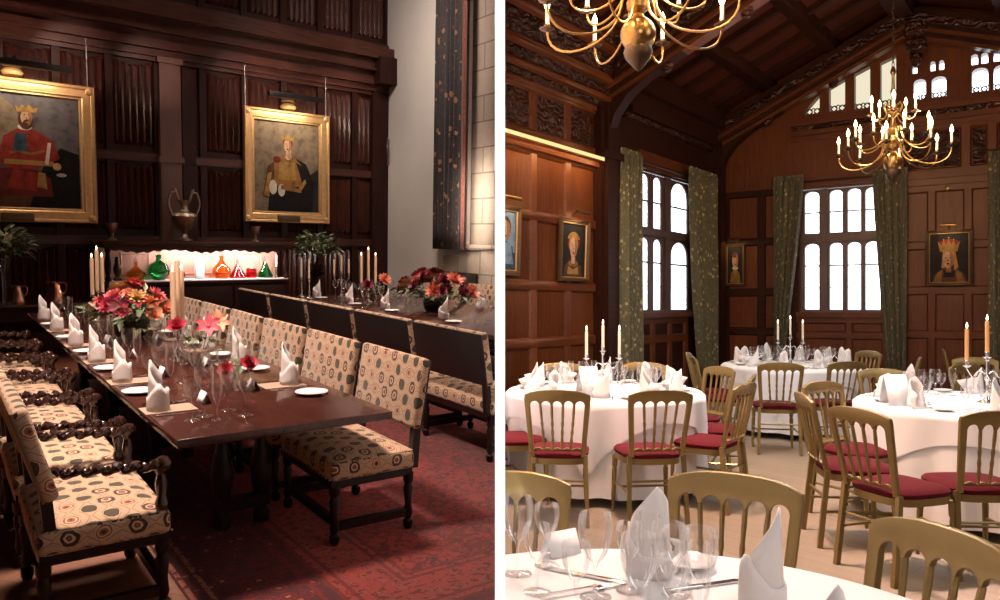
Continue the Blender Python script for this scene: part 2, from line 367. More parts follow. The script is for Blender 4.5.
# ------------------------------------------------------------------ furniture prototypes
def make_tapestry_chair(w, arms, rear):
    """facing +y, back at -y"""
    t = empty('tapestry_armchair' if arms else 'tapestry_chair'); t['category'] = 'chair'; h = w / 2; by = -.20 if arms else -.262; la = rad(15 if arms else 9)
    b = MB(); b.rbox(-h + .01, h - .01, -.25, .27, .36, .47, .03, 0, 3)
    for v in b.v:
        if v.z > .46: v.z += .035 * (1 - (v.x / h) ** 2) * (1 - (v.y / .28) ** 2)
    b2 = MB(); b2.x = T((0, 0, 0))
    bm = bmesh.new(); bmesh.ops.create_grid(bm, x_segments=10, y_segments=8, size=1)
    for v in bm.verts:
        x, y = v.co.x, v.co.y; v.co = Vector((x * (h - .02), .01 + y * .25, .468 + .04 * (1 - x ** 4) * (1 - y ** 4)))
    b.bm(bm, 0)
    seat = b.build('seat', ['tapestry'], t)
    n = MB(); k = int(w / .045)
    for i in range(k): n.ball((-h + .03 + i * (w - .06) / (k - 1), .272, .372), .006, 6)
    n.build('nail_trim', 'nail', seat)
    b = MB(); lean = .12
    b.rbox(-h + .005, h - .005, -.03, .03, -.05, .36, .022, 0, 3)
    b.x = T((0, by, .64)) @ RX(la); 
    vs = [b.x @ v for v in b.v]; b.v = vs; b.x = Matrix()
    back = b.build('backrest', ['tapestry'], t)
    c = MB(); c.x = T((0, by, .64)) @ RX(la); c.rbox(-h + .012, h - .012, -.037, -.025, -.046, .352, .004)
    c.build('back_cover', rear, back)
    f = MB()
    for sx in (-1, 1):
        f.beam((sx * (h - .05), by + .01, .36), (sx * (h - .05), by - .015, .68), .05, .045, up=(0, 1, 0))
    f.box(-h + .03, h - .03, -.24, .26, .32, .365); f.build('frame', 'leg_wood', t)
    prof = [(.022, 0), (.03, .02), (.03, .05), (.018, .06), (.028, .09), (.02, .15), (.03, .24), (.022, .27), (.031, .285), (.031, .33)]
    for sx in (-1, 1):
        for y in (-.225, .235):
            g = MB(); g.lathe(prof, 10, 0, (sx * (h - .05), y, 0)); g.build('leg', 'leg_wood', t)
    for (a, c_) in (((-h + .05, .235, .13), (h - .05, .235, .13)), ((-h + .05, -.225, .1), (-h + .05, .235, .1)), ((h - .05, -.225, .1), (h - .05, .235, .1))):
        g = MB(); g.beam(a, c_, .035, .045); g.build('stretcher', 'leg_wood', t)
    if arms:
        for sx in (-1, 1):
            g = MB(); N = 60; pts, rs = [], []
            for i in range(N + 1):
                q = i / N; pts.append((sx * (h - .045) + .011 * math.cos(q * 34), by + .02 + (.21 - by) * q, .70 + .011 * math.sin(q * 34) - .03 * q)); rs.append(.019 + .006 * math.sin(q * 68))
            g.tube(pts, rs, 8); g.ball((sx * (h - .045), .245, .675), .036, 10)
            g.build('armrest', 'twist_wood', t)
            g = MB(); g.lathe([(.024, .47), (.03, .5), (.018, .53), (.027, .58), (.018, .63), (.028, .65), (.028, .67)], 10, 0, (sx * (h - .045), .235, 0))
            g.build('arm_post', 'twist_wood', t)
    return t

def make_gold_chair():
    """spindle-backed banqueting chair, facing +y, back at -y, top at .92"""
    t = empty('gilt_banquet_chair'); t['category'] = 'chair'
    g = MB(); W = lambda z: .185 + .04 * (z - .45) / .47
    outer = []
    n = 10
    outer.append((-W(.46), .46)); outer.append((-W(.86), .86))
    for i in range(n + 1):
        a = PI - PI / 2 * i / n * 0 ; q = -1 + 2 * i / n
        outer.append((q * W(.9) * .97, .885 + .035 * (1 - abs(q) ** 3)))
    outer.append((W(.86), .86)); outer.append((W(.46), .46))
    inn = []; pw = .032; na = 5; x1 = W(.84) - pw; aw = 2 * x1 / na; r = aw / 2 - .007
    inn.append((W(.46) - pw, .46))
    for k in range(na - 1, -1, -1):
        cx = -x1 + aw * (k + .5)
        for j in range(7):
            a = PI * j / 6; inn.append((cx + r * math.cos(a), .815 + r * .95 * math.sin(a)))
    inn.append((-W(.46) + pw, .46))
    g.prism(outer + inn, -.013, .013, 0, .006)
    def bend(v):
        z = v.z; return Vector((v.x, v.y - .2 - .10 * (z - .45) / .47 - .02 * (1 - (v.x / .22) ** 2) * (z > .5) , z))
    g.v = [bend(v) for v in g.v]; g.build('back_frame', 'gold_chair', t)
    for k in range(1, na):
        xt = -x1 + aw * k; xb = xt * .78; s = MB()
        zs = [.515, .56, .60, .63, .66, .69, .71, .76, .815]; rs = [.006, .011, .008, .011, .0075, .011, .008, .010, .009]
        s.tube([bend(Vector((xb + (xt - xb) * (z - .515) / .3, 0, z))) for z in zs], rs, 6); s.build('spindle', 'gold_chair', t)
    s = MB(); m = 4 * 5; x2 = W(.5) - pw + .004
    low = [(-x2, .50)] + [(-x2 + 2 * x2 * i / m, .512 + .014 * abs(math.sin(PI * (i / m) * 5))) for i in range(m + 1)] + [(x2, .50)]
    s.prism(low, -.011, .011); s.v = [bend(v) for v in s.v]; s.build('lower_rail', 'gold_chair', t)
    def seat_poly(e, n=26):
        out = []
        for i in range(n):
            a = 2 * PI * i / n; c, q = math.cos(a), math.sin(a)
            x = math.copysign(abs(c) ** .55, c) * (.205 + .015 * q + e); y = math.copysign(abs(q) ** .55, q) * (.2 + e)
            out.append((x, y))
        return out
    s = MB(); 
    for z0, z1, e0 in ((.405, .445, 0),):
        p = seat_poly(e0); N = len(p)
        s.add([(x, y, z) for z in (z0, z1) for x, y in p], [(j, (j + 1) % N, N + (j + 1) % N, N + j) for j in range(N)] + [tuple(range(N)), tuple(range(N, 2 * N))])
    s.build('seat_frame', 'gold_chair', t)
    s = MB(); rows = []
    for e, z in ((-.004, .44), (.006, .455), (.008, .47), (-.006, .486), (-.05, .497), (-.12, .502)): rows += [(x, y, z) for x, y in seat_poly(e)]
    N = 26; s.add(rows, [(i * N + j, i * N + (j + 1) % N, (i + 1) * N + (j + 1) % N, (i + 1) * N + j) for i in range(5) for j in range(N)] + [tuple(5 * N + j for j in range(N))])
    s.build('seat_cushion', 'crimson', t)
    prof = [(.011, 0), (.013, .05), (.017, .2), (.019, .3), (.014, .32), (.02, .335), (.02, .41)]
    for sx in (-1, 1):
        s = MB(); pts = [(sx * (.185 + .012 * (1 - z / .4)), .175 + .02 * (1 - z / .4), z) for r_, z in prof]; s.tube(pts, [r_ for r_, z in prof], 8); s.build('leg', 'gold_chair', t)
        s = MB(); s.beam((sx * .20, -.25, 0), (sx * .186, -.2, .47), .026, .03, up=(0, 1, 0)); s.build('leg', 'gold_chair', t)
        s = MB(); s.tube([(sx * .19, -.225, .22), (sx * .19, .18, .22)], [.008, .011], 6); s.build('stretcher', 'gold_chair', t)
    s = MB(); s.tube([(-.19, .0, .22), (.19, 0, .22)], .009, 6); s.build('stretcher', 'gold_chair', t)
    s = MB(); s.tube([(-.19, -.212, .3), (.19, -.212, .3)], .009, 6); s.build('stretcher', 'gold_chair', t)
    return t

def solo(name, mb, mats, cat, smooth=35):
    o = mb.build(name, mats, None, None, smooth); o['category'] = cat; return o
def glass_profile(h, R_, bowl, foot):
    s = h - bowl
    out = [(0, 0), (foot, .001), (foot * .9, .004), (.006, .010), (.0038, .02), (.0038, s * .7), (.006, s * .95), (R_ * .45, s + bowl * .06)]
    for i in range(1, 9):
        q = i / 8; out.append((R_ * (math.sin(PI * (.12 + .55 * q)) ** .8) , s + bowl * (.06 + .94 * q)))
    return out
def make_glass(name, h, R_, bowl, foot):
    b = MB(); b.lathe(glass_profile(h, R_, bowl, foot), 18); return solo(name, b, 'glass', 'glass', 60)
def make_flute(name, h=.21, R_=.026):
    b = MB(); b.lathe([(0, 0), (.032, .001), (.006, .01), (.0035, .02), (.0035, .07), (.01, .085), (.02, .11), (R_, .15), (R_ * .92, h)], 18); return solo(name, b, 'glass', 'glass', 60)
def make_mitre_napkin(name, h=.26, r=.055, lean=.0, seed=1, flip=1):
    """bishop's mitre: a tall rolled peak with a low pocket folded round it and a loose wing"""
    rd = random.Random(seed); b = MB(); n = 20
    def sheet(a0, a1, base, top, off, tw=0):
        k = 14; vs = []
        for j in range(5):
            q = j / 4
            for i in range(k + 1):
                p = i / k; a = a0 + (a1 - a0) * p; hh = base + (top(p) - base) * q
                rr = r * (1 + off) * (1 - .20 * (hh / h) ** 1.5)
                vs.append((rr * math.cos(a + tw * q) * 1.05, rr * math.sin(a + tw * q) * .8 + lean * hh, hh))
        b.add(vs, [(j * (k + 1) + i, j * (k + 1) + i + 1, (j + 1) * (k + 1) + i + 1, (j + 1) * (k + 1) + i) for j in range(4) for i in range(k)])
    sheet(-.6, PI + .6, 0, lambda p: h * (.40 + .60 * max(0, 1 - (abs(p - .36) / .60) ** 1.15)), 0)
    sheet(PI - .7, 2 * PI + .7, 0, lambda p: h * (.26 + .22 * (1 - abs(p - .35) * 1.6)), .08)
    sheet(.3, PI + .9, .0, lambda p: h * (.25 + .35 * max(0, 1 - abs(p - .75) * 3)), .13)
    b.add([(r * .9, -.01, h * .42), (r * 2.0, -.03, h * .36), (r * .95, -.035, h * .14), (r * 1.3, .0, h * .33)], [(0, 1, 3), (1, 2, 3)])
    b.v = [Vector((v.x * flip, v.y, v.z)) for v in b.v]
    o = solo(name, b, 'linen', 'napkin', 50)
    md = o.modifiers.new('thickness', 'SOLIDIFY'); md.thickness = .004; md.offset = 0
    return o
def make_cone_napkin(name, h=.2, r=.075, seed=1):
    """linen folded to a pointed fan standing on a plate"""
    rd = random.Random(seed); b = MB(); k = 16; vs = []
    for j in range(6):
        q = j / 5
        for i in range(k + 1):
            p = i / k; a = -.3 + (2 * PI + .6) * p; top = h * (.28 + .72 * max(0, 1 - abs(p - .4) * 2.4) ** .8 + .12 * math.sin(p * 9 + seed))
            hh = top * q; rr = r * (1 - .55 * (hh / h)) * (1 + .1 * math.sin(3 * a + seed)) * (.92 + .16 * p)
            vs.append((rr * math.cos(a) - .02 * (hh / h), rr * math.sin(a) * .8, hh))
    b.add(vs, [(j * (k + 1) + i, j * (k + 1) + i + 1, (j + 1) * (k + 1) + i + 1, (j + 1) * (k + 1) + i) for j in range(5) for i in range(k)])
    b.add([(r * .2, -r * .6, h * .5), (r * 1.5, -r * .9, h * .42), (r * .8, -r * .7, h * .1), (-r * .5, -r * .7, h * .15)], [(0, 1, 2), (0, 2, 3)])
    o = solo(name, b, 'linen', 'napkin', 50)
    md = o.modifiers.new('thickness', 'SOLIDIFY'); md.thickness = .004; md.offset = 0
    return o
def make_plate(name, r=.09):
    b = MB(); b.lathe([(0, .004), (r * .6, .005), (r * .72, .009), (r, .018), (r, .021), (r * .7, .013), (r * .6, .009), (0, .009)], 28); return solo(name, b, 'china', 'plate')
def make_knife():
    b = MB(); b.rbox(-.008, .008, -.11, 0, 0, .006, .002); b.prism([(-.009, .001), (.009, .001), (.009, .004), (-.009, .004)], 0, .10); b.add([(-.009, .10, .001), (.009, .10, .001), (-.006, .125, .001), (-.009, .10, .004), (.009, .10, .004)], [(0, 1, 2), (3, 4, 2), (0, 2, 3), (1, 4, 2)])
    return solo('table_knife', b, 'silver', 'cutlery')
def make_fork():
    b = MB(); b.tube([(0, -.11, .0085), (0, -.06, .0085), (0, .02, .0085), (0, .05, .0085)], [.0075, .005, .004, .007], 6, flat=.5)
    b.rbox(-.012, .012, .045, .07, .002, .005, .001)
    for x in (-.01, -.0035, .0035, .01): b.tube([(x, .068, .004), (x, .09, .002), (x, .115, .006)], .0017, 5)
    return solo('table_fork', b, 'silver', 'cutlery')
def make_tent_card(name, w=.09, h=.07):
    b = MB(); d = h * .45
    b.add([(-w / 2, -d, .0012), (w / 2, -d, .0012), (w / 2, 0, h), (-w / 2, 0, h), (w / 2, d, .0012), (-w / 2, d, .0012)], [(0, 1, 2, 3), (3, 2, 4, 5)])
    o = solo(name, b, 'white', 'card', 10); md = o.modifiers.new('thickness', 'SOLIDIFY'); md.thickness = .0015; return o
def candle_parts(par, x, y, z, h, r, wax, lit=True, tilt=0):
    c = MB(); c.lathe([(0, 0), (r, 0), (r, h * .9), (r * .93, h - .004), (r * .5, h), (0, h)], 12, 0, (x, y, z)); co = c.build('candle', wax, par)
    if lit:
        f = MB(); f.lathe([(0, 0), (.005, .006), (.0075, .016), (.005, .03), (0, .046)], 8, 0, (x, y, z + h + .002)); f.build('flame', 'flame', co)
    else:
        f = MB(); f.tube([(x, y, z + h - .002), (x, y, z + h + .01)], .0012, 5); f.build('wick', 'iron', co)
    return co
def make_candelabra(name, wax, cz, sz, sp, ch, sh, cr, metal='silver', lit=True, nflames=3):
    """three-light candelabra: centre cup at cz, side cups at sz, sp apart"""
    t = empty(name); t['category'] = 'candelabra'
    b = MB(); b.lathe([(0, 0), (.065, 0), (.065, .006), (.05, .012), (.022, .024), (.012, .05), (.018, .07), (.01, .09), (.009, sz * .55), (.02, sz * .62), (.011, sz * .7), (.008, cz - .045), (.015, cz - .035), (.007, cz - .02)], 18)
    b.build('stem', metal, t)
    cup = [(.006, -.03), (.014, -.024), (.03, -.014), (.031, -.011), (.012, -.012), (.013, 0), (.016, .022), (.014, .024), (.012, .02)]
    for sx in (-1, 1):
        a = MB(); z0 = sz * .72; pts = [(0, 0, z0)]
        for i in range(1, 13):
            q = i / 12; pts.append((sx * sp * q, 0, z0 + .03 * math.sin(PI * q * 1.0) * (1 if q < .45 else .6) - .055 * math.sin(PI * min(1, max(0, (q - .3) / .7))) + (sz - .03 - z0) * q ** 2))
        a.tube(pts, .006, 8); a.lathe([(r_, z + sz) for r_, z in cup], 14, 0, (sx * sp, 0, 0)); a.build('arm', metal, t)
        candle_parts(t, sx * sp, 0, sz, sh, cr, wax, lit)
    a = MB(); a.lathe([(r_, z + cz) for r_, z in cup], 14); a.build('candle_cup', metal, t)
    candle_parts(t, 0, 0, cz, ch, cr, wax, lit)
    return t
def make_candlestick(name, wax, z, h, r, metal='silver', lit=False):
    t = empty(name); t['category'] = 'candlestick'
    b = MB(); b.lathe([(0, 0), (.06, 0), (.058, .008), (.02, .03), (.012, .06), (.02, .09), (.011, .12), (.013, z - .04), (.028, z - .02), (.014, z - .012), (.015, z + .015), (.012, z + .015)], 16); b.build('stem', metal, t)
    candle_parts(t, 0, 0, z, h, r, wax, lit); return t
def make_bloom(name, kind, r, pet):
    b = MB(); rd = random.Random(hash(name) % 999 if 0 else len(name) * 7 + int(r * 1000))
    if kind == 'lily': layers = [(6, 1.0, .35, .30)]
    elif kind == 'dahlia': layers = [(12, 1.0, .15, .2), (11, .85, .45, .2), (9, .62, .75, .2), (6, .35, 1.05, .2)]
    else: layers = [(6, 1.0, .35, .5), (6, .8, .7, .5), (5, .55, 1.05, .5), (4, .3, 1.3, .45)]
    for li, (n, s, el, wd) in enumerate(layers):
        for k in range(n):
            a = 2 * PI * (k + li * .5) / n + rd.uniform(-.1, .1); L_ = r * s; w = L_ * wd
            b.x = RZ(a) @ RY(-el - rd.uniform(-.1, .1)); cu = r * .15
            b.add([(0, 0, 0), (L_ * .5, -w, cu * .6), (L_ * .5, w, cu * .6), (L_ * .55, 0, -cu * .1), (L_ * .9, -w * .55, cu), (L_ * .9, w * .55, cu), (L_ * 1.05, 0, cu * (-1 if kind == 'lily' else 1.2))],
                  [(0, 1, 3), (0, 3, 2), (1, 4, 3), (3, 5, 2), (4, 6, 3), (3, 6, 5)])
    b.x = Matrix(); b.ball((0, 0, r * .08), r * .16, 8)
    return b.build(name, pet, None, None, 60)
def leaf_cluster(b, c, n, rx, rz, size, rd, up=.3):
    for k in range(n):
        a = rd.uniform(0, 2 * PI); e = rd.uniform(-.5, 1.2); q = rd.uniform(.35, 1)
        p = Vector((c[0] + rx * q * math.cos(a) * math.cos(e), c[1] + rx * q * math.sin(a) * math.cos(e), c[2] + rz * q * math.sin(e)))
        s = size * rd.uniform(.6, 1.3)
        b.x = T(p) @ RZ(a + rd.uniform(-.6, .6)) @ RY(rd.uniform(-.9, .6)) @ RX(rd.uniform(-.6, .6))
        b.add([(0, 0, 0), (s * .45, s * .2, s * .06), (s * .45, -s * .2, s * .06), (s, 0, -s * .1), (s * .5, 0, 0)], [(0, 4, 1), (0, 2, 4), (1, 4, 3), (4, 2, 3)])
    b.x = Matrix()
BLOOMS = {}
def bloom_mesh(kind, r, pet):
    k = (kind, round(r, 3), pet)
    if k not in BLOOMS:
        o = make_bloom('bloom_source', kind, r, pet); BLOOMS[k] = o.data; bpy.data.objects.remove(o)
    return BLOOMS[k]
def make_flowers(name, label, mw, vase, blooms, leaves, group=None, cat='flowers'):
    """vase: (profile, material); blooms: (x,y,z,kind,r,petal,az,tilt); leaves: list of (centre,n,rx,rz,size,material)"""
    t = thing(name, label, cat, mw, group)
    if vase: b = MB(); b.lathe(vase[0], 18); b.build('vase', vase[1], t)
    rd = random.Random(len(label)); fol = {}
    for c, n, rx, rz, s, m in leaves: leaf_cluster(fol.setdefault(m, MB()), c, n, rx, rz, s, rd)
    for (x, y, z, *_r) in blooms:
        fol.setdefault('leaf', MB()).tube([(x * .25, y * .25, leaves[0][0][2] * .6), (x, y, z)], .003, 5)
    for m, b in fol.items(): b.build('foliage', m, t, None, 0)
    for (x, y, z, kind, r, pet, az, tl) in blooms:
        o = bpy.data.objects.new('flower', bloom_mesh(kind, r, 'petal_' + pet)); COL.objects.link(o); o.parent = t
        o.matrix_local = T((x, y, z)) @ RZ(az) @ RY(tl)
    return t
# paintings
def ell(cx, cy, rx, ry, n=20, a0=0, a1=2 * PI): return [(cx + rx * math.cos(a0 + (a1 - a0) * i / n), cy + ry * math.sin(a0 + (a1 - a0) * i / n)) for i in range(n if abs(a1 - a0 - 2 * PI) < 1e-6 else n + 1)]
FRAMES = dict(gilt=[(0, 0), (0, -.05), (.012, -.075), (.03, -.07), (.045, -.05), (.06, -.055), (.10, -.04), (.12, -.045), (.135, -.03), (.15, -.035), (.16, -.015)],
              dark=[(0, 0), (0, -.045), (.008, -.06), (.02, -.05), (.03, -.055), (.05, -.035), (.056, -.038), (.062, -.02)])
def make_portrait(name, label, mw, w, h, style, fr, shapes, bg, group=None, lampw=None, fs=1.0):
    t = thing(name, label, 'painting', mw, group)
    prof = [(a * fs, y) for a, y in FRAMES[fr]]; fw = prof[-1][0]; fy = prof[-1][1]
    b = MB(); cut = 7 if fr == 'gilt' else 5
    b.ring(w, h, prof[:cut + 1], 0); b.ring(w, h, prof[cut:], 1)
    if fr == 'gilt':
        for sx in (-1, 1):
            for z in (.055 * fs, h - .055 * fs):
                b.ball((sx * (w / 2 - .055 * fs), -.06, z), .045 * fs, 8, 0, (1, .4, 1))
    b.build('frame', ['gilt', 'gilt'] if fr == 'gilt' else ['gilt_dark', 'gilt'], t)
    mats = [bg]; c = MB(); iw, ih = w - 2 * fw, h - 2 * fw
    c.add([(-iw / 2, fy + .008, fw), (iw / 2, fy + .008, fw), (iw / 2, fy + .008, fw + ih), (-iw / 2, fy + .008, fw + ih)], [(0, 1, 2, 3)], 0)
    y = fy + .007
    for mt, poly in shapes:
        if mt not in mats: mats.append(mt)
        y -= .0003; poly = [(min(.995, max(.005, px)), min(.995, max(.005, pz))) for px, pz in poly]
        c.add([(-iw / 2 + px * iw, y, fw + pz * ih) for px, pz in poly], [tuple(range(len(poly)))], mats.index(mt))
    c.build('canvas', mats, t, None, 0)
    return t
ORD = ['first', 'second', 'third', 'fourth', 'fifth', 'sixth', 'seventh', 'eighth', 'ninth', 'tenth']
# ================================================================== LEFT HALL
def lclip(o): return clip(o, -1)
b = MB(); b.box(-2.3, 8.5, -3.5, 12.9, -.12, -.012); lclip(structure('floor_left_hall', b, 'left_floor', ML))
b = MB(); b.box(-2.3, 8.5, -3.5, 13.0, 6.6, 6.75); lclip(structure('ceiling_left_hall', b, 'dark_wood_x', ML))
b = MB(); b.box(-2.45, -2.3, -3.5, 13.0, -.1, 6.7); structure('wall_left', b, 'dark_wood', ML)
# dark panelled wall
b = MB(); b.box(-2.5, 6.72, .0, .2, -.1, 6.7)
def linen(b, u0, u1, z0, z1, n=6):
    b.box(u0, u0 + .05, -.05, 0, z0, z1); b.box(u1 - .05, u1, -.05, 0, z0, z1)
    w = (u1 - u0 - .1) / n
    for i in range(n):
        a = u0 + .05 + i * w; zt = z1 - .03 - .06 * (1 - abs(i - (n - 1) / 2) / (n / 2)); zb = z0 + .1
        b.add([(a, 0, zb), (a + w / 2, -.055, zb + .05), (a + w, 0, zb), (a, 0, zt), (a + w / 2, -.055, zt - .05), (a + w, 0, zt)], [(0, 1, 4, 3), (1, 2, 5, 4), (0, 2, 1), (3, 4, 5)], 2)
for z0, z1 in ((.35, 1.5), (1.62, 2.7), (2.82, 4.14), (5.02, 6.4)):
    for k in range(14): linen(b, -2.4 + k * .65, -2.4 + (k + 1) * .65, z0, z1)
for z0, z1, y in ((0, .3, .05), (1.5, 1.62, .06), (2.7, 2.82, .06), (4.14, 4.2, .07), (4.2, 4.3, .12), (4.3, 4.42, .2), (4.42, 4.52, .16), (4.52, 4.56, .28), (4.56, 4.72, .22), (4.72, 4.78, .34), (4.78, 4.92, .3), (4.92, 5.02, .1)):
    b.box(-2.5, 6.7, -y, 0, z0, z1, 1)
b.box(6.38, 6.70, -.1, 0, 0, 4.3); b.box(6.34, 6.74, -.4, 0, 4.3, 4.75)
b.box(3.14, 3.34, -.06, 0, 0, 4.1)
structure('wall_dark_panelled', b, ['dark_wood', 'dark_wood_x', 'rib_wood'], WB)
b = MB(); b.box(2.80, 3.10, -.13, -.001, 0, 4.12); b.box(2.77, 3.13, -.16, -.001, 4.12, 4.2); b.box(2.77, 3.13, -.16, -.001, 2.7, 2.78)
structure('trim_1', b, 'pilaster', WB)
# white side wall with stone beyond
b = MB(); b.box(-.1, 2.0, 0, .25, -.1, 6.7); b.box(2.0, 2.62, 0, .25, 1.4, 6.7)
lclip(structure('wall_white_plaster', b, 'plaster', WS))
b = MB(); b.box(2.0, 2.2, -.03, .3, -.1, 1.4); b.box(2.2, 3.0, -.03, .3, 1.15, 1.4); b.box(2.2, 3.0, -.03, .3, -.1, .2); b.box(2.2, 3.0, .5, .6, .1, 1.3); b.box(3.0, 3.05, 0, .6, .1, 1.2); b.box(2.15, 2.2, .25, .6, .1, 1.2)
b.box(3.0, 4.5, -.03, .3, -.1, 1.5); b.box(2.62, 4.5, .06, .3, 1.4, 6.7); b.box(2.62, 3.0, .0, .3, 1.4, 1.5)
lclip(structure('wall_stone', b, 'stone', WS))
b = MB(); b.rbox(2.5, 4.3, -.06, .1, 1.5, 1.58, .01); lclip(structure('sill_stone', b, 'stone', WS))
# added partition between the halls, standing for a white border strip (seen end-on)
b = MB(); b.box(-.0084, .0084, 1.3, 16.5, -.6, 8.2); b.box(-.0084, .0084, -1.62, -.35, -.6, 8.2); structure('border_partition', b, 'white', Matrix())  # second length, behind the camera, added to block light between the halls
b = MB(); b.box(-9, 9, -1.75, -1.6, -.8, 8.2); structure('wall_behind', b, 'rear_plaster', Matrix())

# rug
b = MB(); b.rbox(.92, 5.6, 2.3, 10.3, -.0118, -.0004, .005)
M['carpet'] = carpet('red_oriental_carpet', .92, 5.6, 2.3, 10.3)
o = b.build('oriental_rug', 'carpet', None, ML); tag(o, 'large red patterned oriental rug under the dark dining tables', 'rug'); lclip(o)

# dining tables
def dining_table(name, label, x0, x1, y0, y1):
    t = thing(name, label, 'table', ML)
    b = MB(); b.rbox(x0, x1, y0, y1, .715, .76, .008); b.build('table_top', 'table_wood', t)
    b = MB(); b.box(x0 + .3, x1 - .3, y0 + .4, y0 + .44, .62, .715); b.box(x0 + .3, x1 - .3, y1 - .44, y1 - .4, .62, .715); b.box(x0 + .3, x0 + .34, y0 + .4, y1 - .4, .62, .715); b.box(x1 - .34, x1 - .3, y0 + .4, y1 - .4, .62, .715); b.build('apron', 'leg_wood', t)
    n = 4
    for i in range(n):
        y = y0 + .8 + (y1 - y0 - 1.6) * i / (n - 1)
        for x in (x0 + .44, x1 - .44):
            b = MB(); b.lathe([(.045, 0), (.05, .05), (.03, .1), (.055, .22), (.065, .32), (.05, .42), (.03, .5), (.05, .54), (.05, .72)], 14, 0, (x, y, 0)); b.build('leg', 'leg_wood', t)
        b = MB(); b.box(x0 + .4, x1 - .4, y - .04, y + .04, .1, .17); b.build('stretcher', 'leg_wood', t)
    return t
dining_table('dining_table', 'long dark polished dining table with front corner in full view', .88, 1.985, 3.6, 10.0)
lclip(dining_table('dining_table', 'second long dark dining table behind the black chair backs', 4.35, 6.05, 4.4, 11.2))

# tapestry chairs
CA = make_tapestry_chair(.8, True, 'tan_hide'); CS = make_tapestry_chair(.8, False, 'hide'); CW = make_tapestry_chair(1.03, False, 'hide')
grp = 'tapestry armchairs along the rug side'
for i in range(6):
    place(CA, L(.565 - .008 * i, 3.91 + .905 * i, .012 * 0, rad(-90)), f'tapestry armchair with barley twist arms, {ORD[i]} from the near end of its row', 'tapestry armchairs in a row')
for i in range(6):
    place(CS, L(1.985 - .012 * i, 4.165 + .87 * i, 0, rad(90 + (i % 3 - 1) * .8)), f'armless tapestry chair across the long table, {ORD[i]} from the near end', 'armless chairs at the first table')
for i in range(5):
    o = place(CW, L(3.61 - .02 * i, 5.09 + 1.07 * i, 0, rad(-90)), f'black backed wide tapestry chair at the second table, {ORD[i]} from the partition', 'black backed chairs at the second table')
    if i < 2: lclip(o)
for i, y in enumerate((8.3, 9.3, 10.3)):
    lclip(place(CS, L(6.35, y, 0, rad(90)), f'tapestry chair beyond the second table by the stone wall, {ORD[i]} from the fireplace', 'chairs beyond the second table'))

# table setting
G1 = make_glass('wine_glass', .262, .048, .13, .042); G2 = make_glass('water_goblet', .225, .043, .105, .038); G3 = make_flute('champagne_flute', .27)
NA = [make_mitre_napkin('napkin', .262, .062, .0, k) for k in (1,)]; PL = make_plate('side_plate', .095); KN = make_knife(); FK = make_fork(); TC = make_tent_card('place_card', .10, .065)
b = MB(); b.rbox(-.09, .09, -.13, .13, 0, .002, .0008, 0, 1); MN = b.build('menu_sheet', 'rear_plaster'); MN['category'] = 'menu'
zt = .7605
rd = random.Random(3)
def setting(i, x, y, face, side, who):
    """one cover: face +1 looks to +x (person on the low-x side)"""
    s = face; rz = rad(-90) if s > 0 else rad(90)
    o_ = ORD[i]; near = f'{o_} place from near end, {side} of first table'
    place(NA[0], L(x, y, zt + .0036, rad(90) + rd.uniform(-.25, .25) if s > 0 else rad(75) + rd.uniform(-.2, .2)), f'white mitre folded napkin, {near}', 'mitre napkins on the first table')
    if i < 5:
        place(MN, L(x + .05 * s, y, zt, rz), f'white menu sheet under the napkin, {near}', 'menu sheets')
        place(PL, L(x - .05 * s + (.06 if s > 0 else -.06), y + (.5 if s > 0 else -.37), zt), f'round white side plate, {near}', 'side plates on the first table')
    if i < 4:
        place(KN, L(x + .06 * s, y - .15 * s, zt, rz), f'silver table knife, {near}', 'table knives')
        place(FK, L(x + .06 * s, y + .155 * s, zt, rz), f'silver table fork, {near}', 'table forks')
        place(TC, L(x + .25 * s, y + (.06 if s > 0 else -.06), zt, rz + rd.uniform(-.3, .3)), f'white folded place card, {near}', 'place cards')
    for P_, dx, dy, nm in ((G1, .30, -.2, 'wide wine glass'), (G2, .34, -.36, 'short wine glass'), (G2, .085, -.33, 'water goblet'), (G1, .16, -.27, 'tall wine glass'), (G3, .19, -.385, 'champagne flute')):
        if s < 0: dy = -dy * .72; dx += .06
        if dx > .28 and (6.5 < y + dy < 8.2 or abs(y + dy - 5.95) < .2 or abs(y + dy - 8.95) < .2): continue
        place(P_, L(x + dx * s, y + dy, zt), f'clear {nm}, {near}', f'{nm}s on the first table')
for i, y in enumerate((4.27, 5.19, 6.08, 7.03, 8.15, 9.11)): setting(i, .955, y, 1, 'armchair side', 'l')
for i, y in enumerate((4.6, 5.56, 6.3, 7.02, 7.9, 8.8)): setting(i, 1.80, y, -1, 'armless side', 'r')
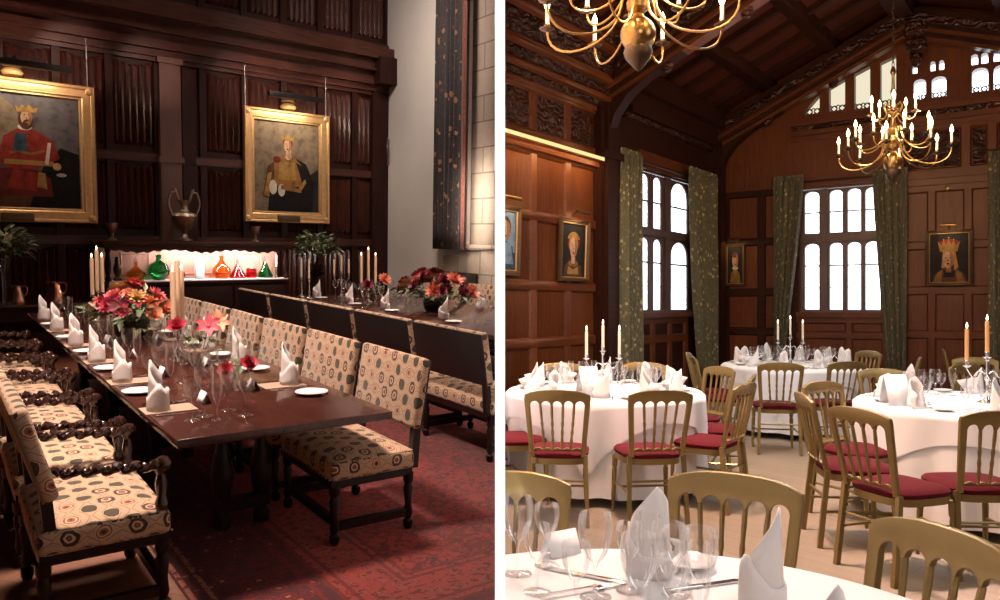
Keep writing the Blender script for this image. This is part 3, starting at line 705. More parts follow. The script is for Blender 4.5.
# second table covers
rd = random.Random(9)
for i, y in enumerate((7.36, 8.75, 9.79, 10.9)):
    if True:
        place(NA[0], L(4.70, y, zt, rad(-90) + rd.uniform(-.3, .3)), f'white mitre napkin on the second table above the black chairs, {ORD[i]} from the partition', 'mitre napkins on the second table')
        place(PL, L(4.62, y - .33, zt), f'white side plate on the second table above the black chairs, {ORD[i]} from the partition', 'side plates on the second table')
for i, y in enumerate((8.25, 9.3, 10.3)):
    place(NA[0], L(5.85, y, zt, rad(90)), f'white mitre napkin on the far edge of the second table, {ORD[i]} from the partition', 'napkins on the far edge of the second table')
k = 0
for j, y in enumerate([6.75, 7.0, 7.75, 8.0, 8.25, 9.05, 9.25, 9.45, 10.1, 10.3, 10.5, 10.75]):
    for m, (P_, x, nm) in enumerate(((G1, 4.92, 'tall wine glass'), (G2, 5.08, 'water goblet'), (G1, 5.55, 'wine glass on the far edge'))):
        if abs(y - 8.2) < .95:
            if m: continue
            x = 4.60
        p = ML @ Vector((x, y + .06 * m, zt))
        if p.x < -.08:
            place(P_, L(x + rd.uniform(-.05, .05), y + .06 * m, zt), 'clear stemmed glass crowded on the second table behind the black chairs', 'glasses crowded on the second table')

# candelabra on the dark tables (rotated so that the arms show end-on)
CB = make_candelabra('candelabra', 'wax', .30, .275, .12, .43, .38, .019)
place(CB, L(1.47, 5.92, zt, rad(62)), 'silver candelabra with three tall candles behind the pink lily, nearest on first table', 'candelabra on the dark tables')
place(CB, L(1.43, 8.95, zt, rad(58)), 'silver candelabra with lit candles behind the red flowers on the first table', 'candelabra on the dark tables')
place(CB, L(4.97, 9.75, zt, rad(8)), 'silver candelabra with three lit candles in front of white wall corner', 'candelabra on the dark tables')
CU = make_candelabra('candelabra', 'wax', .36, .33, .125, .27, .24, .014, lit=False)
place(CU, L(5.03, 10.75, zt, rad(5)), 'silver candelabra with three unlit candles beside the lit one, dark wall behind', 'candelabra on the dark tables')
CT = make_candlestick('candlestick', 'wax_pale', .28, .30, .014)
place(CT, L(4.47, 10.65, zt), 'tall single candlestick with unlit pale candle on the second table', 'single candlesticks')
place(CT, L(4.50, 11.0, zt), 'single candlestick with unlit candle at the far end of second table', 'single candlesticks')

# flowers on the tables
rd = random.Random(21)
def bouquet(n, rx, ry, z0, rz, pets, rs, kinds=('rose', 'dahlia', 'lily')):
    out = []
    for i in range(n):
        a = 2 * PI * i / n * 2.4 + rd.uniform(-.3, .3); q = math.sqrt((i + .6) / n)
        x, y = rx * q * math.cos(a), ry * q * math.sin(a); z = z0 + rz * (1 - q * q) + rd.uniform(-.03, .04)
        out.append((x, y, z, kinds[i % len(kinds)], rs * (.8, 1.0, 1.2)[i % 3], pets[(i * 5 + i // 3) % len(pets)], math.atan2(y, x), .25 + .8 * q))
    return out
VB = ([(0, 0), (.10, 0), (.13, .03), (.15, .12), (.13, .17), (.12, .17), (.0, .1)], 'leg_wood')
make_flowers('flower_arrangement', 'big low arrangement of red, orange and pink flowers on the first table', L(1.43, 7.35, zt), VB,
             bouquet(34, .30, .62, .20, .24, ['red', 'orange', 'pink', 'coral', 'red', 'plum', 'pink', 'peach', 'yellow'], .085, ('dahlia', 'rose', 'dahlia', 'lily')),
             [((0, y, .2), 60, .28, .16, .12, 'leaf') for y in (-.4, 0, .4)] + [((0, 0, .3), 30, .35, .16, .10, 'leaf_pale')], None)
lclip(make_flowers('flower_arrangement', 'arrangement of crimson and coral flowers on second table before the stone fireplace', L(5.1, 8.2, zt), VB,
             bouquet(26, .36, .75, .22, .26, ['plum', 'red', 'coral', 'orange', 'red', 'plum', 'peach', 'pink'], .10, ('rose', 'dahlia', 'dahlia')),
             [((0, y, .18), 50, .3, .15, .12, 'leaf') for y in (-.45, 0, .45)], None))
JAR = ([(0, 0), (.05, 0), (.062, .02), (.066, .06), (.05, .10), (.055, .13), (.05, .13), (.045, .1), (.055, .04), (0, .01)], 'glass')
make_flowers('flower_vase', 'glass jar of pink and peach lilies with one magenta bloom on first table', L(1.55, 5.62, zt), JAR,
             [(.04, -.04, .27, 'lily', .095, 'pink', -1.8, .9), (.13, .05, .29, 'lily', .095, 'peach', -1.4, .9), (-.15, .04, .27, 'rose', .07, 'red', -2, .8)], [((0, 0, .17), 26, .12, .07, .09, 'leaf')])
make_flowers('flower_vase', 'small cut glass jar with two deep red roses near the table front', L(1.50, 4.57, zt), JAR,
             [(.02, -.04, .155, 'rose', .06, 'red', -1.5, .8), (-.09, .03, .12, 'rose', .055, 'red', -2.2, .9)], [((0, 0, .14), 12, .07, .05, .07, 'leaf')])
make_flowers('flower_vase', 'glass jar with an orange lily beside the lit candelabra of second table', L(4.9, 9.3, zt), JAR,
             [(.05, -.05, .34, 'dahlia', .10, 'coral', -1.6, .9), (-.2, -.05, .26, 'rose', .09, 'plum', -1.9, .8)], [((0, 0, .18), 26, .16, .09, .09, 'leaf')])

# sideboard against the dark wall
t = thing('sideboard', 'dark carved sideboard with a brightly lit display shelf', 'sideboard', WB)
b = MB(); b.rbox(1.86, 4.62, -.66, -.14, 1.50, 1.56, .012); b.rbox(1.9, 4.58, -.62, -.14, 1.46, 1.5, .008); b.build('top_board', 'dark_wood_x', t)
b = MB(); b.rbox(1.9, 4.58, -.62, -.14, .95, 1.0, .01); b.build('shelf', 'dark_wood_x', t)
b = MB(); b.box(1.95, 4.53, -.628, -.175, .9985, 1.0008); b.box(1.95, 4.53, -.63, -.6205, .985, 1.0008); b.build('lit_edge_strip', 'linen', t)  # white strip added as the bright line along the lit shelf edge
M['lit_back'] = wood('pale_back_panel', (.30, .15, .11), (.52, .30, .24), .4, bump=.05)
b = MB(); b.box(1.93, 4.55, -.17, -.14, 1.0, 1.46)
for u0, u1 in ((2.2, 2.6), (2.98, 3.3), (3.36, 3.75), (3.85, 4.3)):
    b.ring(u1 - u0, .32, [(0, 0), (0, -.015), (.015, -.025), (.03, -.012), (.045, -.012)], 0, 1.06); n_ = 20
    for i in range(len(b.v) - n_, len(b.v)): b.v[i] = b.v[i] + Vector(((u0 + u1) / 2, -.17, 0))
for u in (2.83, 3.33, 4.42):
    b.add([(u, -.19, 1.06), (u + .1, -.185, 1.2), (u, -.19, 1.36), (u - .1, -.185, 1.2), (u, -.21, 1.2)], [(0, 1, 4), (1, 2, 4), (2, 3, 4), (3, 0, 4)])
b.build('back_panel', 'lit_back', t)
b = MB(); m = 60; sc = [(1.92, 1.47)] + [(1.92 + 2.64 * i / m, 1.43 - .035 * abs(math.sin(PI * i / m * 3)) ** 3 + .015 * math.sin(i * 1.9)) for i in range(m + 1)] + [(4.56, 1.47)]
b.prism(sc, -.6, -.57); b.build('valance', 'dark_wood_x', t)
for u in (1.95, 4.53):
    b = MB(); b.lathe([(.04, 1.0), (.045, 1.04), (.025, 1.08), (.04, 1.15), (.045, 1.25), (.025, 1.38), (.04, 1.42), (.04, 1.46)], 12, 0, (u, -.57, 0)); b.build('post', 'dark_wood', t)
b = MB(); b.box(1.95, 4.53, -.58, -.14, .08, .95); b.box(1.92, 4.56, -.61, -.14, 0, .1); b.build('body', 'dark_wood', t)
for i in range(3):
    u0 = 2.0 + i * .84; b = MB(); b.rbox(u0, u0 + .8, -.605, -.58, .14, .9, .008); d = b.build('door', 'dark_wood', t)
    b = MB(); b.ball((u0 + .72, -.62, .55), .02, 8); b.build('knob', 'brass', d)
def decanter(name, label, u, prof, mat_, stop=None, y=-.36):
    t = thing(name, label, 'decanter', WB @ T((u, y, 1.001)), 'decanters on the sideboard shelf'); b = MB(); b.lathe(prof, 20); b.build('bottle', mat_, t)
    if stop: b = MB(); b.lathe(stop, 12); b.build('stopper', 'glass', t)
decanter('decanter', 'low round amber glass decanter on the lit sideboard shelf', 2.36, [(0, 0), (.1, .0), (.13, .05), (.12, .11), (.05, .17), (.02, .2), (.025, .26), (.0, .26)], 'amber_glass', [(.012, .26), (.03, .29), (0, .33)])
decanter('decanter', 'round emerald green glass decanter with a tall neck on lit shelf', 2.67, [(0, 0), (.08, 0), (.14, .07), (.15, .14), (.12, .22), (.045, .27), (.035, .31), (.045, .36), (0, .36)], 'green_glass', [(.02, .36), (.035, .4), (0, .45)])
decanter('decanter', 'small red glass decanter beside the candles on lit shelf', 2.95, [(0, 0), (.07, 0), (.09, .05), (.08, .11), (.03, .15), (.03, .2), (0, .2)], 'red_glass', [(.01, .2), (.025, .22), (0, .25)])
decanter('decanter', 'pear shaped amber decanter with a tall pointed stopper on lit shelf', 3.58, [(0, 0), (.09, 0), (.14, .07), (.13, .15), (.06, .23), (.025, .28), (.03, .34), (0, .34)], 'amber_glass', [(.015, .34), (.03, .37), (0, .41)])
decanter('decanter', 'conical pinkish red glass decanter on the lit shelf', 3.83, [(0, 0), (.12, 0), (.125, .03), (.07, .13), (.02, .22), (0, .22)], 'red_glass', [(.01, .22), (.03, .25), (0, .29)])
decanter('decanter', 'conical green glass decanter at the end of lit shelf', 4.27, [(0, 0), (.11, 0), (.115, .04), (.06, .16), (.02, .26), (0, .26)], 'green_glass', [(.01, .26), (.03, .29), (0, .34)])
b = MB(); b.rbox(-.06, .06, -.04, .04, 0, .30, .006); o = b.build('card_box', 'blue_box', None, WB @ T((3.25, -.36, 1.001))); tag(o, 'tall pale blue box standing on the lit sideboard shelf', 'box')
b = MB(); b.lathe([(0, 0), (.08, 0), (.085, .02), (.085, .13), (.07, .15), (.0, .15)], 6); o = b.build('crystal_jar', 'red_glass', None, WB @ T((4.05, -.36, 1.001))); tag(o, 'squat dark red glass jar on the lit sideboard shelf', 'jar')
b = MB(); b.lathe([(0, 0), (.06, 0), (.06, .02), (.03, .06), (.05, .12), (.055, .18), (.03, .24), (.035, .28), (.02, .33), (0, .34)], 12); o = b.build('figurine', 'bronze', None, WB @ T((2.12, -.36, 1.001))); tag(o, 'small dark figurine at the end of lit sideboard shelf', 'figurine')
t = make_candlestick('candlestick', 'wax_pale', .16, .2, .014); t.matrix_world = WB @ T((4.43, -.42, 1.001)); t['label'] = 'short candlestick with pale candle inside the sideboard display'
# urn and goblets on the sideboard top
t = thing('urn', 'two handled pewter urn on top of the sideboard', 'urn', WB @ T((3.03, -.4, 1.561)))
b = MB(); b.lathe([(0, 0), (.11, 0), (.11, .02), (.05, .05), (.03, .10), (.045, .13), (.1, .2), (.16, .3), (.175, .36), (.15, .40), (.07, .43), (.05, .47), (.055, .53), (.09, .575), (.095, .59), (.07, .58), (0, .55)], 24); b.build('bowl', 'pewter', t)
for sx in (-1, 1):
    b = MB(); pts = [(sx * (.155 + .05 * math.sin(PI * q) + .03 * q), 0, .36 + .34 * q) for q in [i / 8 for i in range(9)]] + [(sx * (.15 - .035 * math.sin(a) * 1.2), 0, .70 + .03 - .03 * math.cos(a) + .0) for a in (.9, 1.8, 2.8)] + [(sx * .08, 0, .6)]
    b.tube(pts, .016, 8); b.ball((sx * .165, 0, .37), .026, 8); b.build('handle', 'pewter', t)
for u, w_ in ((2.07, 'beside the big crowned portrait'), (4.12, 'below the second portrait')):
    b = MB(); b.lathe([(0, 0), (.06, 0), (.055, .015), (.018, .04), (.018, .1), (.05, .13), (.07, .18), (.075, .24), (.07, .24), (0, .2)], 14); o = b.build('goblet', 'pewter', None, WB @ T((u, -.35, 1.561))); tag(o, f'dark pewter goblet on the sideboard top {w_}', 'goblet')
# console table with copper jugs
t = thing('console_table', 'dark reddish side table against the panelled wall under the portrait', 'table', WB)
b = MB(); b.rbox(-.9, 1.78, -.75, -.1, .70, .74, .008); b.build('table_top', 'table_wood', t)
b = MB(); b.box(-.85, 1.73, -.7, -.12, .52, .70); b.build('apron', 'dark_wood', t)
for u in (-.8, 1.66):
    for y in (-.66, -.16): b = MB(); b.lathe([(.04, 0), (.05, .1), (.03, .2), (.05, .4), (.04, .52)], 10, 0, (u, y, 0)); b.build('leg', 'dark_wood', t)
def jug(u, label, k):
    t = thing('copper_jug', label, 'jug', WB @ T((u, -.45, .741)) @ RZ(rad(-12)) @ SCALE(k, k, k), 'copper jugs')
    b = MB(); b.lathe([(0, 0), (.105, 0), (.11, .02), (.095, .08), (.07, .16), (.05, .21), (.05, .24), (.06, .25), (.055, .25), (.045, .235), (0, .22)], 20); b.add([(-.045, -.02, .25), (-.045, .02, .25), (-.12, 0, .262), (-.05, 0, .2)], [(0, 2, 3), (1, 3, 2)]); b.build('body', 'copper', t)
    b = MB(); b.tube([(.05, 0, .235), (.09, 0, .25), (.125, 0, .225), (.125, 0, .16), (.1, 0, .11), (.085, 0, .1)], .008, 8); b.build('handle', 'copper', t)
jug(1.33, 'tall copper jug with curved handle on the side table', 1.05); jug(.90, 'smaller copper jug on the side table below the foliage', .9)
# foliage on stands
def stand(u, label, lab2):
    b = MB(); b.lathe([(.2, 0), (.2, .05), (.1, .09), (.05, .15), (.045, .6), (.06, .7), (.045, .8), (.045, 1.0), (.14, 1.08), (.15, 1.1), (0, 1.1)], 16)
    o = b.build('flower_stand', 'leg_wood', None, WB @ T((u, -.6, 0))); tag(o, label, 'stand', 'flower stands')
    bl = [(.18 * math.cos(a) * q, .18 * math.sin(a) * q, .40 + .16 * (1 - q) + .02 * math.sin(a * 5), 'lily', .085, 'lily', a, .5 + q * .6) for a, q in [(i * 2.4, .3 + .1 * i) for i in range(9)]]
    make_flowers('foliage_arrangement', lab2, WB @ T((u, -.6, 1.101)), ([(0, 0), (.07, 0), (.1, .05), (.13, .12), (.12, .12), (0, .06)], 'bronze'), bl,
                 [((0, 0, .36), 190, .32, .26, .13, 'leaf'), ((0, 0, .40), 150, .31, .26, .12, 'leaf_pale')], 'foliage on stands')
stand(5.03, 'dark turned pedestal under the lily arrangement below the second portrait', 'spreading arrangement of white lilies and leaves below the second portrait')
# the side table carries the other one
make_flowers('foliage_arrangement', 'spreading arrangement of pale leaves below the crowned portrait', WB @ T((.74, -.58, .741)), ([(0, 0), (.08, 0), (.08, .02), (.025, .05), (.02, .4), (.05, .5), (.12, .58), (.11, .58), (0, .54)], 'glass'),
             [(.15 * math.cos(a), .12 * math.sin(a), .80 + .06 * math.sin(3 * a), 'lily', .08, 'lily', a, .8) for a in (0, 1.2, 2.4, 3.7, 5)], [((0, 0, .70), 190, .36, .24, .13, 'leaf'), ((0, 0, .74), 150, .35, .24, .12, 'leaf_pale')], 'foliage on stands')

# paintings
king = [('p_bg', ell(.25, .75, .3, .25)), ('p_grey', [(.62, .45), (1, .3), (1, 1), (.6, 1), (.68, .8)]), ('p_brown', [(.0, 0), (1, 0), (1, .3), (.7, .34), (.3, .2), (0, .25)]), ('p_black', [(.6, 0), (1, 0), (1, .5), (.85, .55), (.72, .4)]),
        ('p_deepred', [(.05, .0), (.75, .0), (.72, .2), (.5, .3), (.1, .28)]), ('p_red', [(.22, .08), (.58, .05), (.6, .24), (.3, .28)]), ('p_gold', [(.56, .1), (.68, .08), (.66, .25), (.58, .26)]),
        ('p_red', [(.12, .34), (.2, .62), (.38, .72), (.58, .7), (.76, .6), (.84, .42), (.6, .3), (.3, .28)]), ('p_blue', [(.3, .48), (.33, .66), (.46, .66), (.46, .46)]), ('p_red', [(.48, .46), (.48, .64), (.62, .62), (.62, .44)]),
        ('p_gold', [(.2, .33), (.78, .33), (.76, .38), (.2, .38)]), ('p_white', [(.66, .36), (.7, .58), (.74, .58), (.7, .34)]), ('p_ochre', [(.26, .46), (.36, .48), (.5, .46), (.66, .5), (.66, .48), (.5, .43), (.36, .46), (.26, .43)]), ('p_skin', ell(.8, .33, .05, .04)), ('p_white', ell(.85, .24, .06, .02)),
        ('p_white', ell(.44, .725, .08, .03)), ('p_beard', ell(.455, .8, .085, .1)), ('p_skin', ell(.465, .83, .068, .085)), ('p_beard', ell(.475, .765, .055, .045)), ('p_skin', ell(.48, .785, .018, .008)), ('p_beard', ell(.49, .86, .012, .006)), ('p_beard', ell(.445, .86, .012, .006)), ('p_skin', [(.475, .85), (.49, .815), (.47, .815)]),
        ('p_gold', [(.36, .88), (.58, .89), (.6, .95), (.54, .925), (.5, .97), (.46, .925), (.42, .965), (.39, .92), (.34, .945)])]
king = king[:4] + [(m_, [(.60 + (x - .47) * .66, .80 + (z - .83) * .84) for x, z in pl]) for m_, pl in king[4:]]
def face_detail(cx, cy, rx, ry):
    cres = ell(cx, cy, rx, ry, 10, -PI / 2, PI / 2) + [(cx + rx * .38 * math.cos(a), cy + ry * math.sin(a)) for a in [PI / 2 - PI * i / 10 for i in range(11)]]
    out = [('p_shade', cres), ('p_shade', [(cx + rx * .02, cy + ry * .2), (cx - rx * .16, cy - ry * .22), (cx + rx * .1, cy - ry * .22)]), ('p_deepred', ell(cx, cy - ry * .5, rx * .28, ry * .07)), ('p_shade', ell(cx, cy - ry * .66, rx * .22, ry * .05))]
    for s in (-1, 1):
        out += [('p_white', ell(cx + s * rx * .38, cy + ry * .14, rx * .17, ry * .07)), ('p_black', ell(cx + s * rx * .38, cy + ry * .14, rx * .08, ry * .07)), ('p_brown', [(cx + s * rx * .15, cy + ry * .28), (cx + s * rx * .4, cy + ry * .36), (cx + s * rx * .64, cy + ry * .27), (cx + s * rx * .4, cy + ry * .31)])]
    return out
king += face_detail(.597, .80, .045, .071)
youth = [('p_bg', ell(.45, .75, .42, .25)), ('p_bgdark', [(.6, 0), (1, 0), (1, .5), (.8, .4)]), ('p_black', [(.2, 0), (.9, 0), (.92, .35), (.8, .55), (.6, .62), (.4, .62), (.24, .45)]),
         ('p_ochre', [(.28, .3), (.3, .56), (.44, .64), (.6, .63), (.74, .52), (.74, .3), (.5, .26)]), ('p_gold', [(.36, .36), (.38, .56), (.62, .56), (.64, .36)]), ('p_deepred', ell(.34, .58, .06, .04)), ('p_brown', [(.12, .16), (.2, .5), (.3, .56), (.3, .4), (.2, .14)]), ('p_gold', [(.14, .18), (.2, .42), (.26, .44), (.22, .16)]),
         ('p_black', [(.64, .56), (.84, .48), (.94, .3), (.86, .2), (.74, .32)]), ('p_gold', [(.68, .28), (.78, .38), (.8, .34), (.7, .22)]), ('p_white', ell(.28, .27, .06, .08)), ('p_white', ell(.41, .24, .055, .07)), ('p_ochre', [(.4, .3), (.72, .26), (.72, .22), (.4, .25)]), ('p_white', ell(.52, .615, .05, .03)),
         ('p_skin', [(.48, .6), (.56, .6), (.56, .7), (.48, .7)]), ('p_brown', ell(.51, .77, .075, .075)), ('p_skin', ell(.505, .745, .058, .075)), ('p_brown', ell(.485, .76, .01, .005)), ('p_brown', ell(.53, .76, .01, .005)), ('p_deepred', ell(.505, .705, .018, .006)), ('p_gold', [(.42, .8), (.6, .8), (.61, .86), (.56, .83), (.51, .865), (.46, .83), (.41, .855)])]
youth += face_detail(.505, .745, .058, .075)
def crest(t, h, fs):
    b = MB(); b.lathe([(.04, 0), (.11, .02), (.13, .06), (.1, .10), (.05, .12), (.11, .13), (.09, .16), (0, .17)], 14, 0, (0, -.05, h)); b.build('crest', 'gilt', t)
def plaque(t, z):
    b = MB(); b.rbox(-.19, .19, -.082, -.03, z, z + .1, .004); b.build('plaque', 'gilt_dark', t)
def chain(t, u, z0, z1):
    b = MB(); b.tube([(u, -.08, z0), (u, -.06, z1)], .006, 6); b.ball((u, -.07, z1), .02, 8); b.build('chain', 'grey_metal', t)
t1 = make_portrait('portrait_painting', 'large gilt framed painting of a crowned bearded person in red', WB @ T((.985, -.06, 1.78)), 1.93, 1.87, 'k', 'gilt', king, 'p_grey', 'gilt framed portraits', fs=1.25)
crest(t1, 1.87, 1); plaque(t1, .02); chain(t1, .87, 1.86, 2.5); chain(t1, -.87, 1.86, 2.5)
t2 = make_portrait('portrait_painting', 'gilt framed painting of a young person in a gold jacket', WB @ T((4.79, -.06, 1.87)), 1.48, 1.8, 'y', 'gilt', youth, 'p_bg', 'gilt framed portraits', fs=1.15)
crest(t2, 1.8, 1); plaque(t2, .02); chain(t2, .66, 1.79, 2.5); chain(t2, -.72, 1.79, 2.4)
def bar_light(u, w, z, label, y=-.42):
    t = thing('picture_light', label, 'lamp', WB @ T((u, 0, z)), 'picture lights over the gilt frames')
    b = MB(); b.rbox(-w / 2, w / 2, y - .05, y + .05, -.02, .06, .01); b.build('shade', 'iron', t)
    b = MB(); b.tube([(0, 0, .15), (0, y * .6, .14), (0, y, .05)], .01, 6); b.build('arm', 'iron', t)
    b = MB(); b.tube([(-w / 2 + .04, y + .056, -.005), (w / 2 - .04, y + .056, -.005)], .006, 6); b.build('bulb', 'cove', t)
bar_light(1.0, 1.2, 3.76, 'dark bar light above the crowned portrait'); bar_light(4.78, .92, 3.83, 'dark bar light above the portrait in gold jacket')

# curtain, its rod and the wall bracket
t = thing('curtain', 'tall black floral curtain with red braid beside the white wall', 'curtain', WS)
def drape(b, x0, x1, z0, z1, y, amp, n, waist=None, seg=80, rows=14, mi=0):
    vs = []
    for j in range(rows + 1):
        q = j / rows; z = z1 + (z0 - z1) * q
        a0, a1 = x0, x1
        if waist: a0, a1 = waist(q, x0, x1)
        for i in range(seg + 1):
            p = i / seg; vs.append((a0 + (a1 - a0) * p, y + amp * (.6 + .4 * q) * math.sin(2 * PI * n * p + .6 * math.sin(3 * q)) + amp * .3 * math.sin(2 * PI * n * 2.3 * p + 1), z))
    b.add(vs, [(j * (seg + 1) + i, j * (seg + 1) + i + 1, (j + 1) * (seg + 1) + i + 1, (j + 1) * (seg + 1) + i) for j in range(rows) for i in range(seg)], mi)
b = MB(); drape(b, 1.88, 2.72, 1.5, 6.4, -.16, .045, 6); b.build('panel', 'curtain_dark', t, None, 60)
b = MB(); drape(b, 2.70, 2.82, 1.5, 6.4, -.19, .012, 1, seg=8); b.build('braid', 'curtain_trim', t, None, 60)
for o in t.children:
    md = o.modifiers.new('thickness', 'SOLIDIFY'); md.thickness = .006
t = thing('curtain_rod', 'dark curtain rod with pointed finial above the black floral curtain', 'rod', WS)
b = MB(); b.tube([(1.8, -.16, 6.44), (3.2, -.16, 6.44)], .03, 10); b.build('pole', 'iron', t)
b = MB(); b.x = T((1.8, -.16, 6.44)) @ RY(rad(-90)); b.lathe([(.03, 0), (.06, .03), (.05, .08), (0, .16)], 10); b.build('finial', 'iron', t)
t = thing('wall_bracket', 'small grey metal bracket on the white wall next to dark panelling', 'bracket', WS @ T((.12, 0, 3.15)))
b = MB(); b.box(-.04, .04, -.02, 0, -.2, .25); b.build('plate', 'grey_metal', t)
b = MB(); b.tube([(0, -.02, .1), (.15, -.12, .12), (.34, -.2, .22)], .012, 6); b.tube([(0, -.02, -.05), (.2, -.15, .1)], .01, 6); b.build('arm', 'grey_metal', t)
# ================================================================== RIGHT HALL
def rclip(o): return clip(o, 1)
b = MB(); b.box(0.0, 9, -1.6, 15.5, -.1, 0); rclip(structure('floor_right_hall', b, 'right_floor', Matrix()))
def holes(b, x0, x1, z0, z1, y0, y1, ops, mi=0):
    """wall slab with openings (xa, xb, za, zb, kind): kind 'arch' or (zleft, zright) sloping top"""
    xs = sorted({x0, x1, *[o[0] for o in ops], *[o[1] for o in ops]})
    for a, c in zip(xs, xs[1:]):
        m = (a + c) / 2; cov = sorted([(o[2], o[3]) for o in ops if o[0] < m < o[1]]); z = z0
        for za, zb in cov + [(z1, z1)]:
            if za > z + 1e-5: b.box(a, c, y0, y1, z, za, mi)
            z = max(z, zb)
    for xa, xb, za, zb, kind in ops:
        if kind == 'arch':
            r = (xb - xa) / 2; cx = (xa + xb) / 2; rise = r * .75; n = 8
            left = [(xa, zb), (xa, zb - rise)] + [(cx - r * math.cos(PI / 2 * i / n), zb - rise + rise * math.sin(PI / 2 * i / n) ** .9) for i in range(1, n + 1)]
            b.prism(left, y0, y1, mi); b.prism([(2 * cx - x, z) for x, z in left], y0, y1, mi)
        elif isinstance(kind, tuple):
            b.prism([(xa, zb + .001), (xa, kind[0]), (xb, kind[1]), (xb, zb + .001)], y0, y1, mi)
def panels(b, us, zs, sw=.11, rh=.10, d=.035, mi=0, mx=1, fill=None, mf=0):
    for u in us: b.box(u - sw / 2, u + sw / 2, -d, 0, zs[0], zs[-1], mi)
    for z in zs: b.box(us[0] - sw / 2, us[-1] + sw / 2, -d - .003, 0, z - rh / 2, z + rh / 2, mx)
    for a, c in zip(us, us[1:]):
        for e, f in zip(zs, zs[1:]):
            w, h = c - a - sw, f - e - rh
            if w > .1 and h > .1:
                k0 = len(b.v); b.ring(w, h, [(0, -d), (.012, -d * .6), (.022, -.004)], mx)
                for i in range(k0, len(b.v)): b.v[i] += Vector(((a + c) / 2, 0, e + rh / 2))
                if fill: b.box(a + sw / 2 + .03, c - sw / 2 - .03, -.012, 0, e + rh / 2 + .03, f - rh / 2 - .03, mf)
RW = ['right_wood', 'right_wood_x', 'carved', 'beam']
# --- left wall
b = MB(); b.box(-9, -4.3, 0, .2, 0, 5.4)
us = [-9 + .0 + .77 * k - .13 + .35 for k in range(7)]; us = [-4.26 - .77 * k for k in range(6, -1, -1)]
panels(b, us, [.15, 1.01, 1.72, 2.57, 3.38]); b.box(-9, -4.3, -.06, 0, 0, .16, 1)
panels(b, us, [3.58, 4.14], rh=.08, fill=True, mf=2); b.box(-9, -4.3, -.10, 0, 3.36, 3.43, 1)
for z0, z1, y, m in ((4.14, 4.2, .06, 1), (4.2, 4.27, .12, 2), (4.27, 4.33, .2, 1), (4.33, 4.36, .16, 1), (4.36, 4.48, .2, 2), (4.48, 4.54, .28, 1), (4.54, 4.6, .24, 1), (4.6, 4.86, .28, 2), (4.86, 4.94, .36, 1), (4.94, 5.12, .42, 2), (5.12, 5.3, .5, 3)):
    b.box(-9, -4.2, -y, 0, z0, z1, m)
W1 = [(-2.90, -2.64), (-2.49, -2.20), (-1.86, -1.22)]
holes(b, -4.3, .25, 0, 5.4, 0, .06, [(-3.0, -1.10, 1.36, 3.54, None)], 3)
for z0, z1, y, m in ((4.2, 4.27, .12, 2), (4.27, 4.36, .2, 3), (4.36, 4.6, .16, 3), (4.6, 4.9, .28, 3)): b.box(-3.6, .1, -y, 0, z0, z1, m)
panels(b, [-3.2, -2.62, -2.02, -1.42], [.15, .95, 1.25], mi=0, mx=1); b.box(-3.3, -1.15, -.1, 0, 1.29, 1.37, 1)
b.box(-3.1, -1.05, -.05, 0, 3.56, 3.82, 1)
rclip(structure('wall_left_panelled', b, RW, WL))
b = MB(); b.box(-4.36, -3.86, -.12, 0, 0, 4.3); b.box(-4.26, -3.96, -.18, 0, 0, 4.3); b.box(-4.38, -3.84, -.16, 0, 0, .25); b.box(-4.37, -3.85, -.2, 0, 3.5, 3.6)
structure('pillar_left', b, 'beam', WL)
b = MB(); b.box(-.46, .12, -.14, 0, 0, 4.3); b.box(-.36, -.16, -.2, 0, 0, 4.3); structure('pillar_corner', b, 'beam', WL)
# --- far wall
LT = [(1.49, 1.72), (1.89, 2.09), (2.17, 2.37), (2.44, 2.66)]
cream = [(1.50, 1.74, 4.74, 5.08, (4.80, 5.06)), (1.89, 2.14, 4.74, 5.26, (5.13, 5.25)), (2.28, 2.52, 4.72, 5.42, (5.30, 5.40)), (2.67, 2.90, 4.72, 5.52, (5.42, 5.50))]
gal = [(3.15, 3.32, 4.74, 5.06, 'arch'), (3.40, 3.60, 4.74, 5.06, 'arch'), (3.94, 4.15, 4.74, 5.10, 'arch'), (4.22, 4.43, 4.74, 5.10, 'arch'), (4.75, 4.95, 4.74, 5.1, 'arch'), (5.02, 5.22, 4.74, 5.1, 'arch')]
small = [(3.13, 3.20, 5.16, 5.30, 'arch'), (3.38, 3.45, 5.16, 5.31, 'arch'), (3.50, 3.57, 5.16, 5.31, 'arch'), (3.93, 4.02, 5.16, 5.32, 'arch'), (4.06, 4.15, 5.16, 5.32, 'arch'), (4.22, 4.31, 5.16, 5.32, 'arch'), (4.35, 4.43, 5.16, 5.32, 'arch')]
b = MB(); holes(b, -.2, 9.2, 0, 6.5, 0, .2, [(1.42, 2.75, 1.36, 3.46, None)] + cream + gal + small, 0)
for z0, z1, y, m in ((4.28, 4.36, .06, 1), (4.36, 4.44, .14, 1), (4.44, 4.52, .1, 2), (4.52, 4.60, .2, 1), (4.60, 4.64, .14, 1)): b.box(1.3, 9.2, -y, 0, z0, z1, m)
panels(b, [.14, .78, 1.36], [.15, 1.02, 1.71, 2.6, 3.46], mi=3, mx=3)
panels(b, [2.92, 3.40, 3.89, 4.38, 4.87, 5.36, 5.85], [.15, 1.02, 1.71, 2.42, 3.32], sw=.09)
panels(b, [2.92, 3.86, 4.2, 4.9, 5.6], [3.56, 4.28], fill=True, mf=2); b.box(2.85, 9.2, -.09, 0, 3.36, 3.52, 1); b.box(2.85, 9.2, -.13, 0, 3.46, 3.50, 1)
